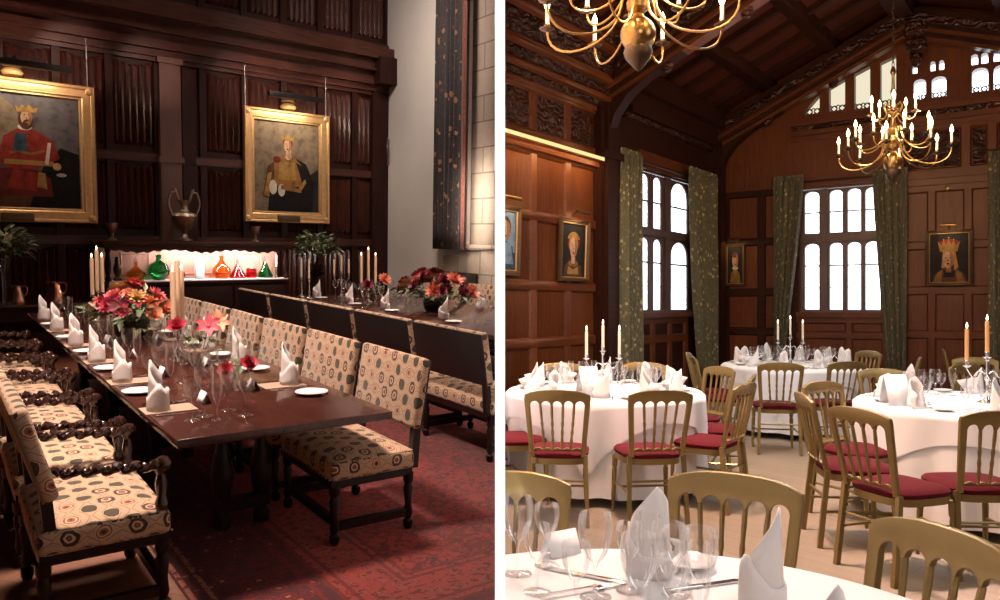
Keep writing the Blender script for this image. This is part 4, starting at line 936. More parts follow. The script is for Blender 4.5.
panels(b, [1.42, 2.2, 2.75], [.15, .98, 1.24], sw=.09); b.box(1.38, 2.8, -.1, 0, 1.28, 1.37, 1); b.box(1.40, 2.78, -.05, 0, 3.48, 3.72, 1)
structure('wall_far', b, RW, WK)
b = MB(); b.box(9.03, 9.2, -16.5, .5, 0, 6.5); structure('wall_right', b, 'right_wood', WK @ RZ(rad(-4)))
# --- windows
def window(name, mw, x0, x1, lights, zl, zt, zu, heavy, y0=.06, y1=.15):
    b = MB(); ops = []
    for a, c in lights: ops += [(a, c, zl[0], zl[1], 'arch'), (a, c, zu[0], zu[1], 'arch')]
    holes(b, x0, x1, zl[0] - .03, zu[1] + .03, y0, y1, ops)
    b.box(x0, x1, y0 - .04, y1 + .01, zt[0], zt[1]); b.box(x0, x1, y0 - .07, y1 + .03, zl[0] - .05, zl[0] - .0)
    for a, c in heavy: b.box(a, c, y0 - .03, y1 + .02, zl[0] - .03, zu[1] + .03)
    w = structure(name, b, 'mullion', mw)
    for a, c in lights:
        for z0, z1 in (zl, zu):
            p = MB(); p.box(a - .01, c + .01, y1 - .014, y1 - .008, z0, z1); p = p.build('pane', 'pane', w)
            l = MB(); n = max(1, round((c - a) / .16))
            for i in range(1, n + 1): 
                if i < 0: x = a + (c - a) * i / n; l.box(x - .004, x + .004, y1 - .018, y1 - .004, z0, z1)
            k = max(2, round((z1 - z0) / .33))
            for i in range(1, k): z = z0 + (z1 - z0) * i / k; hb = .012 if i == k - 1 else .005; l.box(a, c, y1 - .018, y1 - .004, z - hb, z + hb)
            l.build('leading', 'iron', p)
    return w
window('window_1', WL, -3.0, -1.10, W1, (1.41, 2.52), (2.56, 2.66), (2.69, 3.50), [(-2.12, -1.94)], .035, .065)
window('window_2', WK, 1.42, 2.75, LT, (1.41, 2.53), (2.56, 2.68), (2.71, 3.42), [(1.75, 1.86)])
def tracery(b, a, c, z):
    n = 2; w = (c - a) / n
    for i in range(n):
        cx = a + w * (i + .5)
        for r, o in ((w * .36, 0),): b.tube([(cx + r * math.cos(t), .1, z + r * math.sin(t)) for t in [2 * PI * j / 12 for j in range(13)]], .011, 5)
        for t in range(4): q = PI / 4 + t * PI / 2; b.tube([(cx + w * .2 * math.cos(q), .1, z + w * .2 * math.sin(q)), (cx + w * .68 * math.cos(q), .1, z + w * .68 * math.sin(q))], .009, 5)
b = MB(); 
for o in cream + gal: tracery(b, o[0], o[1], o[2] + .055)
w3 = structure('window_3', b, 'beam', WK)
for o in gal + small:
    p = MB(); p.box(o[0] - .01, o[1] + .01, .12, .126, o[2], o[3]); p.build('pane', 'pane', w3)
for o in cream:
    p = MB(); p.box(o[0] - .02, o[1] + .02, .16, .17, o[2] - .02, o[3]); p.build('pane', 'cream_glow', w3)  # glowing sheets in place of the lit cream wall behind the gallery
# --- ceiling and trusses
b = MB()
def cz(s): return 4.92 + .445 * s if s < 3.07 else 6.286 - .32 * (s - 3.07)
U = [.3, -1.2, -2.5, -3.8, -5.2, -6.6, -8, -9.5, -11, -13, -16]; S = [-.3, .95, 2.0, 3.07, 4.4, 5.8, 7.4, 9.3]
for u0, u1 in zip(U, U[1:]):
    for s0, s1 in zip(S, S[1:]):
        q = [PR(s0, u0, cz(s0)), PR(s1, u0, cz(s1)), PR(s1, u1, cz(s1)), PR(s0, u1, cz(s0))]
        b.add(q + [p + Vector((0, 0, .1)) for p in q], [(0, 1, 2, 3), (7, 6, 5, 4), (0, 4, 5, 1), (1, 5, 6, 2), (2, 6, 7, 3), (3, 7, 4, 0)], 1)
for s in (.95, 2.0, 4.4, 5.8): b.beam(PR(s, .2, cz(s) - .05), PR(s, -13, cz(s) - .05), .2, .22, 0)
for s, h in ((.0, .0), (.12, .06)): b.beam(PR(s, .2, cz(0) + h * .5 - .1), PR(s, -13, cz(0) + h * .5 - .1), .22, .2, 0)
b.beam(PR(3.07, .2, 6.12), PR(3.07, -13, 6.12), .3, .34, 0)
for k in range(9):
    u = -.65 - .62 * k
    for s0, s1 in ((.05, 3.0), (3.1, 6.5)): b.beam(PR(s0, u, cz(s0) - .04), PR(s1, u, cz(s1) - .04), .1, .1, 0)
rclip(structure('ceiling_right_hall', b, ['beam', 'beam_red'], Matrix()))
def truss(name, u, y0, y1):
    b = MB(); 
    for sg in (0, 1):
        f = (lambda s: s) if sg == 0 else (lambda s: 3.07 + (3.07 - s) * 1.35)
        for lo, hi, ya, yb, m in ((0.0, .42, y0, y1, 0), (-.06, .0, y0 + .05, y1 - .05, 1), (.06, .12, y0 - .04, y1 + .04, 1), (.2, .32, y0 - .03, y1 + .03, 2)):
            b.prism([(f(-.05), 4.26 + lo), (f(3.07), 5.72 + lo), (f(3.07), 5.72 + hi), (f(-.05), 4.26 + hi)], ya, yb, m)
        cur = [(0.0, 3.3), (.10, 3.55), (.15, 3.85), (.24, 4.1), (.42, 4.33), (.7, 4.53), (1.2, 4.78)]
        b.prism([(f(s), z) for s, z in cur] + [(f(1.2), 4.9), (f(0), 4.3)], y0 + .06, y1 - .06, 0)
        for s in (.95, 2.0):
            b.lathe([(0, -.16), (.05, -.14), (.09, -.06), (.07, 0), (.11, .05), (.11, .1)], 8, 2, (f(s), (y0 + y1) / 2, 4.27 + .475 * s))
    b.lathe([(0, -.34), (.06, -.3), (.1, -.2), (.07, -.12), (.15, -.05), (.16, .06), (.12, .12), (.18, .2), (.18, .45)], 10, 2, (3.22, (y0 + y1) / 2 - .1, 5.5))
    structure(name, b, ['beam', 'right_wood_x', 'carved'], T(KR + DL * u) @ RZ(math.atan2(DB.y, DB.x)))
truss('beam_truss_far', -.05, -.32, -.02); truss('beam_truss_front', -4.12, -.17, .17)
# --- cove light strip
t = thing('cove_light', 'long glowing warm light strip under the carved frieze', 'light', WL)
b = MB(); b.rbox(-8.5, -4.3, -.15, -.10, 3.445, 3.50, .012); b.build('diffuser', 'cove', t)
b = MB(); b.box(-8.5, -4.3, -.16, -.0, 3.43, 3.445); b.build('ledge', 'right_wood_x', t)
for o in [t]: rclip(o)
# --- curtains
def curtain(mw, label, x0, x1, z0, z1, waist, pole):
    t = thing('curtain', label, 'curtain', mw, 'gold floral curtains')
    b = MB(); drape(b, x0, x1, z0, z1, -.2, .06, max(3, round((x1 - x0) * 8)), waist); o = b.build('panel', 'curtain_gold', t, None, 60)
    md = o.modifiers.new('thickness', 'SOLIDIFY'); md.thickness = .006
    b = MB(); drape(b, x0 - .01, x1 + .01, z1 - .04, z1 + .06, -.2, .03, max(3, round((x1 - x0) * 12)), None, 60, 2); b.build('heading', 'curtain_gold', t, None, 60)
    return t
curtain(WL, 'gold floral curtain hanging straight beside the dark pillar', -3.92, -3.38, .3, 3.64, None, 0)
curtain(WL, 'gold floral curtain drawn back on corner side of the window above the dado', -1.66, -.57, .3, 3.70, lambda q, a, c: (a + .42 * q ** 1.3, c), 0)
curtain(WK, 'gold floral curtain nearest the small lamp lit portrait at the far wall window', 1.03, 1.53, .3, 3.63, lambda q, a, c: (a, c - .36 * q ** 1.2), 0)
curtain(WK, 'gold floral curtain behind the hanging chandelier at the far wall window', 2.58, 3.08, .3, 3.60, lambda q, a, c: (a + .22 * q ** 1.2, c - .02 * q), 0)
curtain(WK, 'gold floral curtain cut by the picture edge beyond the blond portrait', 4.16, 4.75, .3, 3.72, None, 0)
def pole(mw, x0, x1, z, label, yy=-.10):
    t = thing('curtain_pole', label, 'rod', mw, 'curtain poles'); b = MB(); b.tube([(x0, yy, z), (x1, yy, z)], .016, 10); b.build('rod', 'bronze', t)
    for x, s in ((x0, -1), (x1, 1)): b = MB(); b.ball((x + s * .02, yy, z), .028, 10); b.build('finial', 'brass', t)
    for x in (x0 + .15, x1 - .15): b = MB(); b.tube([(x, yy, z), (x, 0, z)], .01, 6); b.build('bracket', 'bronze', t)
pole(WL, -3.84, -.52, 3.62, 'bronze curtain pole over the window with panelled dado'); pole(WK, 1.06, 3.04, 3.58, 'bronze curtain pole over the far wall window'); pole(WK, 4.02, 5.6, 3.80, 'bronze curtain pole with brass ball end beside the blond portrait', -.2)
# --- portraits
lady = [('p_bgdark', ell(.5, .5, .5, .5)), ('p_brown', [(.1, 0), (.9, 0), (.85, .2), (.65, .32), (.35, .32), (.15, .2)]), ('p_gold', [(.25, .05), (.75, .05), (.7, .2), (.5, .14), (.3, .2)]), ('p_ochre', ell(.5, .25, .2, .06)), ('p_skin', [(.42, .25), (.58, .25), (.58, .42), (.42, .42)]), ('p_deepred', ell(.5, .66, .27, .2)), ('p_gold', ell(.5, .68, .27, .17, 20, .2, PI - .2)), ('p_blond', ell(.5, .62, .2, .17)), ('p_skin', ell(.5, .55, .16, .19)), ('p_brown', ell(.44, .58, .025, .01)), ('p_brown', ell(.57, .58, .025, .01)), ('p_deepred', ell(.5, .45, .04, .012))]
robe = [('p_sky', [(0, .3), (1, .3), (1, 1), (0, 1)]), ('p_blue', [(0, 0), (1, 0), (.9, .4), (.6, .52), (.2, .5)]), ('p_sky', [(.55, .1), (.95, .1), (.85, .42), (.65, .48)]), ('p_deepred', [(.2, 0), (.45, 0), (.5, .4), (.3, .42)]), ('p_brown', ell(.6, .72, .24, .2)), ('p_skin', ell(.62, .67, .19, .18)), ('p_brown', ell(.56, .7, .03, .01)), ('p_brown', ell(.71, .7, .03, .01)), ('p_deepred', ell(.64, .58, .05, .012))]
tiny = [('p_bgdark', ell(.5, .5, .5, .5)), ('p_ochre', [(.15, 0), (.85, 0), (.75, .3), (.5, .4), (.25, .3)]), ('p_gold', ell(.5, .3, .12, .12)), ('p_skin', ell(.5, .62, .2, .2)), ('p_white', ell(.5, .42, .2, .05)), ('p_brown', ell(.5, .78, .22, .08))]
monarch = [('p_bgdark', ell(.5, .5, .5, .5)), ('p_brown', [(.06, 0), (.94, 0), (.92, .14), (.74, .26), (.3, .26), (.1, .14)]), ('p_ochre', [(.08, .0), (.2, .2), (.32, .25), (.3, 0)]), ('p_ochre', [(.92, .0), (.8, .2), (.68, .25), (.7, 0)]), ('p_black', [(.36, .1), (.64, .1), (.66, .24), (.36, .24)]), ('p_shade', [(.42, .2), (.56, .2), (.55, .36), (.42, .36)]), ('p_blond', [(.3, .3), (.34, .64), (.66, .64), (.74, .3), (.64, .24), (.6, .5), (.42, .5), (.38, .28)]), ('p_skin', ell(.48, .46, .15, .175)), ('p_brown', ell(.42, .5, .025, .009)), ('p_brown', ell(.53, .5, .025, .009)), ('p_beard', [(.47, .49), (.45, .43), (.485, .43)]), ('p_deepred', ell(.47, .385, .045, .01)),
           ('p_red', [(.28, .66), (.7, .66), (.76, .84), (.5, .9), (.22, .84)]), ('p_gold', [(.26, .63), (.72, .63), (.73, .69), (.25, .69)]), ('p_gold', [(.25, .69), (.2, .85), (.31, .76), (.36, .87), (.42, .77), (.49, .9), (.56, .77), (.62, .87), (.67, .76), (.79, .85), (.73, .69)]), ('p_white', ell(.49, .92, .02, .015)), ('p_white', ell(.36, .88, .015, .012)), ('p_white', ell(.62, .88, .015, .012))]
lady += face_detail(.5, .55, .16, .19); robe += face_detail(.62, .67, .19, .18); tiny += face_detail(.5, .62, .2, .2); monarch += face_detail(.48, .46, .15, .175)
make_portrait('portrait_painting', 'dark framed portrait of a person in pearl headdress on warm panelled wall', WL @ T((-4.97, -.04, 1.79)) @ RX(rad(2)), .68, .81, 'l', 'dark', lady, 'p_bgdark', 'dark framed portraits', fs=1.0)
rclip(make_portrait('portrait_painting', 'dark framed portrait in blue beside the white partition edge', WL @ T((-6.5, -.04, 1.83)) @ RX(rad(2)), .66, .80, 'r', 'dark', robe, 'p_blue', 'dark framed portraits'))
make_portrait('portrait_painting', 'small narrow portrait on the far dark panelling between the curtains', WK @ T((.33, -.04, 1.83)), .36, .74, 't', 'dark', tiny, 'p_bgdark', 'dark framed portraits', fs=.7)
make_portrait('portrait_painting', 'dark framed portrait of a blond person wearing a red jewelled crown', WK @ T((3.64, -.04, 1.78)), .64, .87, 'm', 'dark', monarch, 'p_bgdark', 'dark framed portraits', fs=1.0)
def lamp_tube(mw, w, label, y=-.22):
    t = thing('picture_light', label, 'lamp', mw, 'brass picture lights'); b = MB(); b.tube([(-w / 2, y, 0), (w / 2, y, 0)], .022, 12); b.build('shade', 'brass', t)
    b = MB(); b.tube([(0, -.0, -.08), (0, y * .5, .03), (0, y, 0)], .007, 6); b.build('arm', 'brass', t); return t
lamp_tube(WL @ T((-4.95, 0, 2.68)), .34, 'brass picture light above the portrait with pearl headdress')
rclip(lamp_tube(WL @ T((-6.5, 0, 2.70)), .34, 'brass picture light above the portrait in blue'))
lamp_tube(WK @ T((.36, 0, 2.64)), .2, 'brass picture light above the small narrow portrait'); lamp_tube(WK @ T((3.64, 0, 2.71)), .22, 'brass picture light above the crowned blond portrait')
b = MB(); b.x = T((3.62, 0, 3.3)) @ RX(PI / 2); b.lathe([(0, 0), (.05, .0), (.05, .02), (.03, .05), (0, .06)], 12); o = b.build('brass_rose', 'brass', None, WK); tag(o, 'small round brass fitting on the panelling above the crowned portrait', 'fitting')
# --- chandeliers
def make_chandelier(name):
    t = empty(name); t['category'] = 'chandelier'
    b = MB(); b.lathe([(0, -.235), (.012, -.225), (.03, -.21), (.05, -.185), (.08, -.15), (.092, -.11), (.08, -.07)], 18); b.build('pendant_drop', 'bronze', t)
    b = MB(); b.ball((0, 0, 0), .112, 24); b.build('globe', 'brass', t)
    b = MB(); b.lathe([(.05, .09), (.03, .13), (.07, .16), (.075, .2), (.04, .24), (.035, .3), (.06, .34), (.065, .38), (.03, .44), (.025, .5), (.06, .54), (.06, .58), (.025, .62), (.02, .74), (.035, .78), (.02, .82), (.015, .96), (.035, 1.0), (.02, 1.05), (0, 1.07)], 16); b.build('stem', 'brass', t)
    def arm(a, r, zroot, zdip, zpan, k):
        b = MB(); b.x = RZ(a); pts = []
        for i in range(17):
            q = i / 16
            if q < .2: x = .05 + r * .1 * q / .2; z = zroot + .05 * math.sin(PI * q / .2)
            else:
                p = (q - .2) / .8; x = .05 + r * .1 + (r - .05 - r * .1) * (.5 - .5 * math.cos(PI * min(1, p * 1.0))) ; z = zroot + (zdip - zroot) * math.sin(PI * p * .72) + (zpan - zroot - (zdip - zroot) * math.sin(PI * .72)) * p ** 2.2
            pts.append((x, 0, z))
        b.tube(pts, .0075, 8); o = b.build('arm', 'brass', t)
        b = MB(); b.x = RZ(a) @ T((r, 0, zpan)); b.lathe([(.008, -.01), (.02, 0), (.05, .01), (.052, .016), (.02, .014), (.02, .04), (.016, .04)], 14); b.build('drip_pan', 'bronze', o)
        b = MB(); b.x = RZ(a) @ T((r, 0, zpan + .03)); b.lathe([(.013, 0), (.013, .11), (0, .112)], 10); b.build('candle', 'wax_pale', o)
        b = MB(); b.x = RZ(a) @ T((r, 0, zpan + .142)); b.lathe([(0, 0), (.014, .01), (.021, .035), (.015, .06), (0, .095)], 8); b.build('bulb', 'bulb', o)
    for k in range(8): arm(2 * PI * k / 8 + .2, .62, .2, -.10, .12, k)
    for k in range(8): arm(2 * PI * (k + .5) / 8 + .2, .43, .36, .12, .26, k)
    for k in range(5): arm(2 * PI * k / 5 + .5, .25, .56, .44, .52, k)
    for k in range(6):
        b = MB(); b.x = RZ(PI * k / 3); b.tube([(.03, 0, .62), (.09, 0, .66), (.12, 0, .62), (.09, 0, .57), (.06, 0, .6)], .007, 6); b.build('scroll', 'brass', t)
    b = MB(); n = 30
    for i in range(n):
        b.x = T((0, 0, 1.08 + i * .062)) @ RZ(PI / 2 * (i % 2)); b.tube([(.014 * math.cos(a), 0, .04 * math.sin(a)) for a in [2 * PI * j / 8 for j in range(9)]], .0045, 5)
    b.build('chain', 'bronze', t)
    return t
CH = make_chandelier('brass_chandelier')
CHF = Vector((4.34, 8.5, 3.05)); CHN = Vector((.87, 4.85, 3.18))
place(CH, T(CHF) @ SCALE(.9, .9, 1), 'complete brass chandelier hanging in front of the far wall curtains', 'brass chandeliers')
place(CH, T(CHN) @ RZ(.13), 'brass chandelier cut off by the top of picture, near the carved frieze', 'brass chandeliers')
# --- round tables
def cloth_mesh(b, Rr, z0, seed, drop=None, off=0, nf=13, amp=.03):
    rd = random.Random(seed); ph = [rd.uniform(0, 6.3) for _ in range(4)]; n = 120
    rows = [(0, .765 + off), (Rr * .5, .765 + off), (Rr * .93, .765 + off), (Rr * .985, .762 + off), (Rr + .004 + off, .75)]; vs = []; idx = []
    K = 9
    for k, (r, z) in enumerate(rows):
        for j in range(n): t = 2 * PI * j / n; vs.append((r * math.cos(t), r * math.sin(t), z))
    for k in range(1, K + 1):
        q = k / K
        for j in range(n):
            t = 2 * PI * j / n; zb = z0 if drop is None else .75 - drop(t); z = .75 + (zb - .75) * q
            d = (.75 - z) / .7; f = math.sin(nf * t + ph[0] + 1.5 * math.sin(2 * t + ph[1])) + .45 * math.sin(nf * 1.7 * t + ph[2])
            r = Rr + .004 + off + .02 * d + amp * min(1, d * 1.5) * f
            vs.append((r * math.cos(t), r * math.sin(t), z))
    m = len(rows) + K
    b.add(vs, [(i * n + j, i * n + (j + 1) % n, (i + 1) * n + (j + 1) % n, (i + 1) * n + j) for i in range(m - 1) for j in range(n)])
TABLE_N = [0]
def round_table(x, y, Rr, where, seed, rot, clipit=False, hem=.07, most=.5):
    t = thing('round_table', 'round table under white cloths ' + where, 'table', R(x, y), 'round banquet tables')
    b = MB(); b.lathe([(0, .72), (Rr - .01, .72), (Rr, .73), (Rr, .745), (Rr - .01, .75), (0, .75)], 48); b.build('table_top', 'right_wood', t)
    for k in range(4):
        a = PI / 4 + k * PI / 2; b = MB(); b.x = RZ(a); b.tube([(Rr * .62, 0, .72), (Rr * .72, 0, 0)], .022, 8); b.build('leg', 'iron', t)
    b = MB(); cloth_mesh(b, Rr, hem, seed); o = b.build('tablecloth', 'cloth', None, R(x, y), 70); tag(o, ('floor length ' if hem < .2 else '') + 'white tablecloth ' + where, 'tablecloth', 'white round tablecloths')
    c = MB(); hs = Rr * 1.16; cloth_mesh(c, Rr, 0, seed, lambda t_: min(most, .02 + hs / max(abs(math.cos(t_ - rot)), abs(math.sin(t_ - rot))) - Rr), .012)
    o2 = c.build('table_topper', 'cloth', None, R(x, y), 70); tag(o2, 'white square overlay cloth ' + where, 'tablecloth', 'overlay cloths')
    if clipit: [rclip(q) for q in (t, o, o2)]
T1, T2, T3, T4 = (.86, 6.38), (3.47, 9.15), (3.48, 5.5), (.30, 1.42)
round_table(*T1, .80, 'by the warm panelled wall and its portraits', 1, .5)
round_table(*T2, .80, 'below the far wall window', 2, .2)
round_table(*T3, .86, 'under the hanging chandelier, with orange candles', 3, .9)
round_table(*T4, .80, 'at the bottom of the picture, closest to the viewer', 4, .3, True, .56, .15)
# candelabra
CS3 = make_candelabra('candelabra', 'wax_pale', .33, .27, .14, .205, .215, .0125)
ZT = .7785
place(CS3, R(T1[0], T1[1] + .05, ZT, .1), 'silver candelabra with three lit candles by the panelled wall portraits', 'silver candelabra')
place(CS3, R(T2[0] - .02, T2[1], ZT, -.2), 'silver candelabra with three lit candles below the far wall window', 'silver candelabra')
CO3 = make_candelabra('candelabra', 'wax_orange', .34, .28, .15, .245, .25, .0135)
place(CO3, R(T3[0] - .0, T3[1], ZT, .05), 'silver candelabra with tall orange candles under the blond portrait', 'silver candelabra')
# gold chairs
GC = make_gold_chair()
def face(x, y, tx, ty): return math.atan2(ty - y, tx - x) - PI / 2
def gchair(bx, by, label, az=None, tgt=None, cl=False, push=6):
    """bx, by: where the top of the back stands; az: world heading (degrees right of straight ahead) it faces"""
    rz = -rad(az) if az is not None else face(bx, by, *tgt)
    d = Vector((-math.sin(rz), math.cos(rz)))
    bx *= .965; by *= .965
    for _ in range(push):
        if any(math.hypot(bx + d.x * .52 + d.y * sd - tx, by + d.y * .52 - d.x * sd - ty) < rr + .05 for tx, ty, rr in ((*T1, .80), (*T2, .8), (*T3, .86)) for sd in (-.2, 0, .2)): bx -= d.x * .01; by -= d.y * .01
    o = place(GC, R(bx + d.x * .31, by + d.y * .31, 0, rz), label, 'gold banquet chairs')
    if cl: rclip(o)
    return o
gchair(.39, 5.25, 'gold chair with its back to us below the pearl headdress portrait, closest side of table', az=6)
gchair(1.09, 5.29, 'gold chair with its back to us between its twin and the red side-on seat', az=-6)
gchair(1.785, 5.76, 'side-on gold chair with bright red seat facing the panelled wall table', az=-51)
gchair(2.05, 6.42, 'gold chair half hidden behind the side-on red seated chair', az=-68)
gchair(2.03, 7.25, 'gold chair showing its spindles beyond the panelled wall table', az=-112)
gchair(2.60, 9.35, 'pale gold chair against the dark corner at the far table', az=110, push=30)
gchair(2.20, 8.75, 'narrow edge-on gold chair between two tables near the window dado', az=100)
gchair(2.84, 7.78, 'gold chair with back to us at far table, open floor before it', az=10)
gchair(3.60, 7.95, 'gold chair with back to us at far table, beside the edge-on chair', az=-12)
gchair(4.42, 9.75, 'cream looking gold chair beyond the far table by the curtain', az=-105, push=30)
gchair(1.98, 5.06, 'edge-on gold chair with a dark red seat at the orange candle table', az=98)
gchair(2.46, 5.78, 'angled gold chair behind the orange candle table, seen from its spindled back', az=150)
gchair(2.0, 4.33, 'gold chair turned three quarters with plump red seat at orange candle table', az=70)
gchair(2.75, 4.2, 'gold chair with its back to us, cut by the picture edge', az=2)
gchair(.80, 2.62, 'large gold chair across the closest table, brown spindles before open floor', az=213)
gchair(1.15, 1.98, 'largest gold chair, seen obliquely in the bottom corner of picture', az=-108)
gchair(.02, 2.66, 'gold chair cut by the white partition behind the closest wine glasses', az=188, cl=True)
gchair(.04, 6.75, 'gold chair cut by the white partition beside the panelled wall', az=118, cl=True, push=30)
gchair(-.12, 6.02, 'gold chair of which only a red seat shows beside the partition', az=80, cl=True)
gchair(.62, 7.42, 'gold chair behind the candelabra on panelled wall side of its table', az=178, push=30)
gchair(1.36, 7.52, 'gold chair behind the napkins in front of the window dado', az=200, push=30)
gchair(4.42, 8.75, 'gold chair seen obliquely at the foot of the chandelier curtain', az=-62, push=30)
gchair(3.48, 6.72, 'amber lit gold chair behind the cluster of pointed napkins', az=180, push=30)
gchair(4.55, 7.55, 'gold chair below the crowned portrait, angled, with open spindles', az=160)
gchair(5.96, 10.36, 'pale gold chair edge peeping out below the crowned portrait', az=120)
gchair(5.30, 8.6, 'gold chair directly below the crowned portrait between two orange candles', az=200)
# --- covers on the round tables
RG1 = make_glass('wine_glass', .20, .042, .115, .038); RG2 = make_glass('wine_glass', .165, .034, .085, .034); RG3 = make_flute('champagne_flute', .215)
RN = [make_cone_napkin('napkin', .225, .07, k) for k in (1, 2, 3)]; RCARD = make_tent_card('menu_card', .15, .21)
rd = random.Random(31)
def covers(tx, ty, Rr, n, rot, where, cut=None, glasses=True):
    for k in range(n):
        a = rot + 2 * PI * k / n; c, s = math.cos(a), math.sin(a); pt = lambda r, da=0: (tx + r * math.cos(a + da), ty + r * math.sin(a + da))
        lab = f'{where}, {ORD[k]} cover counting round'
        x, y = pt(Rr - .2)
        place(RN[k % 3], R(x, y, ZT + .002, a + rd.uniform(0, 6)), f'white pointed napkin {lab}', 'pointed napkins ' + where)
        x, y = pt(Rr - .15, .31); place(PLR, R(x, y, ZT), f'white side plate {lab}', 'side plates ' + where)
        x, y = pt(Rr - .16, -.17); place(KNR, R(x, y, ZT, a + PI / 2), f'silver knife {lab}', 'knives ' + where)
        x, y = pt(Rr - .16, .13); place(FKR, R(x, y, ZT, a + PI / 2), f'silver fork {lab}', 'forks ' + where)
        for P_, r, da, nm in ((RG1, Rr - .36, -.16, 'larger wine glass'), (RG2, Rr - .30, -.34, 'smaller wine glass'), (RG3, Rr - .43, -.36, 'champagne flute')):
            x, y = pt(r, da); place(P_, R(x, y, ZT), f'{nm} {lab}', nm + ' ' + where)
PLR, KNR, FKR = make_plate('side_plate', .07), KN, FK
covers(*T1, .80, 10, .15, 'on table by the panelled wall')
covers(*T2, .80, 10, .45, 'on table below the far window')
covers(*T3, .86, 8, .35, 'on the orange candle table')
b = MB()
place(RCARD, R(.70, 6.12, ZT, .2), 'tall white folded menu card before the candelabra by the panelled wall', 'menu cards')
place(RCARD, R(2.78, 5.42, ZT, -.1), 'tall white folded menu card on the orange candle table', 'menu cards')
b = MB(); 
# closest table
def nap(x, y, rz, k, label): place(NBIG[k], R(x, y, ZT, rz), label, 'big napkins on the closest table')
NBIG = [make_mitre_napkin('napkin', .235, .05, 0, 5, -1)]
nap(.385, 1.98, rad(-200), 0, 'tall white mitre napkin standing among the closest wine glasses'); nap(.60, 1.76, rad(-150), 0, 'white mitre napkin with a loose wing before the large gold chair'); nap(.53, 1.29, rad(180), 0, 'white napkin of which only the tip shows at the bottom edge')
for P_, x, y, lab in ((RG1, .045, 1.99, 'large wine glass touching the white partition edge'), (RG2, .125, 2.05, 'smaller wine glass second from the white partition'), (RG1, .227, 1.83, 'large wine glass with a bright rim in front of open floor'), (RG2, .315, 1.87, 'smaller wine glass just before the tall napkin'), (RG3, .345, 1.78, 'slim flute glass overlapping the tall napkin base'), (RG1, .38, 1.74, 'wide wine glass in front of the tall napkin'), (RG2, .09, 1.86, 'small wine glass low beside the partition'), (RG2, .42, 1.84, 'wine glass on the chair side of the tall napkin'), (RG1, .30, 1.66, 'wide wine glass low at the bottom edge below the bright rimmed one'), (RG2, .36, 1.62, 'small wine glass low at the bottom edge below the tall napkin'), (RG1, .44, 1.70, 'wide wine glass at the bottom edge between the two big napkins'), (RG2, .17, 1.72, 'small wine glass at the bottom edge near the partition'), (RG3, .40, 1.55, 'flute glass lowest at the bottom edge')):
    place(P_, R(x, y, ZT), lab, None)
place(KNR, R(.22, 1.97, ZT, rad(60)), 'silver table knife lying by the partition side glasses', None); place(FKR, R(.19, 1.86, ZT, rad(-65)), 'silver table fork lying in front of the bright rimmed glass', None)
place(KNR, R(.50, 1.90, ZT, rad(-70)), 'silver table knife lying between the two big napkins', None); place(PLR, R(.50, 2.04, ZT), 'white side plate between the two big napkins', None)
place(TC, R(.17, 2.15, ZT, rad(30)), 'small white place card behind the partition side glasses', None)
for o in list(PROTOS.values()): drop_tree(o)
# ================================================================== light
w = bpy.data.worlds.new('sky'); SC.world = w; w.use_nodes = True
w.node_tree.nodes['Background'].inputs[0].default_value = (.92, .96, 1, 1); w.node_tree.nodes['Background'].inputs[1].default_value = 5.0
def area(name, mw, sx, sy, power, col=(1, 1, 1), spread=180, portal=False):
    l = bpy.data.lights.new(name, 'AREA'); l.shape = 'RECTANGLE'; l.size = sx; l.size_y = sy; l.energy = power; l.color = col; l.spread = rad(spread)
    if portal: l.cycles.is_portal = True
    o = bpy.data.objects.new(name, l); COL.objects.link(o); o.matrix_world = mw; return o
def aim(p, q): d = (Vector(q) - Vector(p)); return T(Vector(p)) @ d.to_track_quat('-Z', 'Y').to_matrix().to_4x4()
def point(name, p, power, col, r=.03):
    l = bpy.data.lights.new(name, 'POINT'); l.energy = power; l.color = col; l.shadow_soft_size = r
    o = bpy.data.objects.new(name, l); COL.objects.link(o); o.location = p; return o
def spot(name, p, q, power, col, ang, blend=.6, r=.08):
    l = bpy.data.lights.new(name, 'SPOT'); l.energy = power; l.color = col; l.spot_size = rad(ang); l.spot_blend = blend; l.shadow_soft_size = r
    o = bpy.data.objects.new(name, l); COL.objects.link(o); o.matrix_world = aim(p, q); return o
WARM = (1, .70, .42); ROSE = (1, .74, .62)
lp = lambda x, y, z: ML @ Vector((x, y, z)); wb = lambda u, y, z: WB @ Vector((u, y, z)); wk = lambda s, y, z: WK @ Vector((s, y, z)); wl = lambda u, y, z: WL @ Vector((u, y, z))
# left hall: ceiling spots over the tables, lamps over the pictures, display lighting
area('ceiling_lamp', aim(lp(.6, 4.4, 5.2), lp(1.0, 4.6, 0)), .7, .7, 150, ROSE, 90)
area('ceiling_lamp', aim(lp(1.2, 7.5, 5.6), lp(1.2, 7.5, 0)), .7, .7, 95, ROSE, 80)
area('ceiling_lamp', aim(lp(4.8, 8.2, 5.8), lp(5.0, 8.2, 0)), .7, .7, 100, ROSE, 85)
area('ceiling_lamp', aim(lp(3.9, 3.9, 5.4), lp(3.0, 3.6, 0)), .5, .5, 200, (1, .62, .5), 90)
area('wall_wash', aim(lp(2.6, 10.2, 6.3), lp(2.6, 12.2, 3.9)), 4.5, .3, 8, (1, .66, .52), 80)
for u in (.2, 1.6, 2.6, 3.9, 5.6):
    spot('rib_highlight_spot', wb(u, -3.2, 4.6), wb(u + .15, 0, 3.95), 210, (1, .64, .52), 22, .9, .06)  # unseen spots added to raise highlights on the linenfold ribs
area('wall_wash', aim(lp(4.6, 9.3, 6.2), lp(6.69, 11.3, 3.2)), .8, .8, 60, (1, .84, .74), 110)  # unseen light added to brighten the white plaster wall
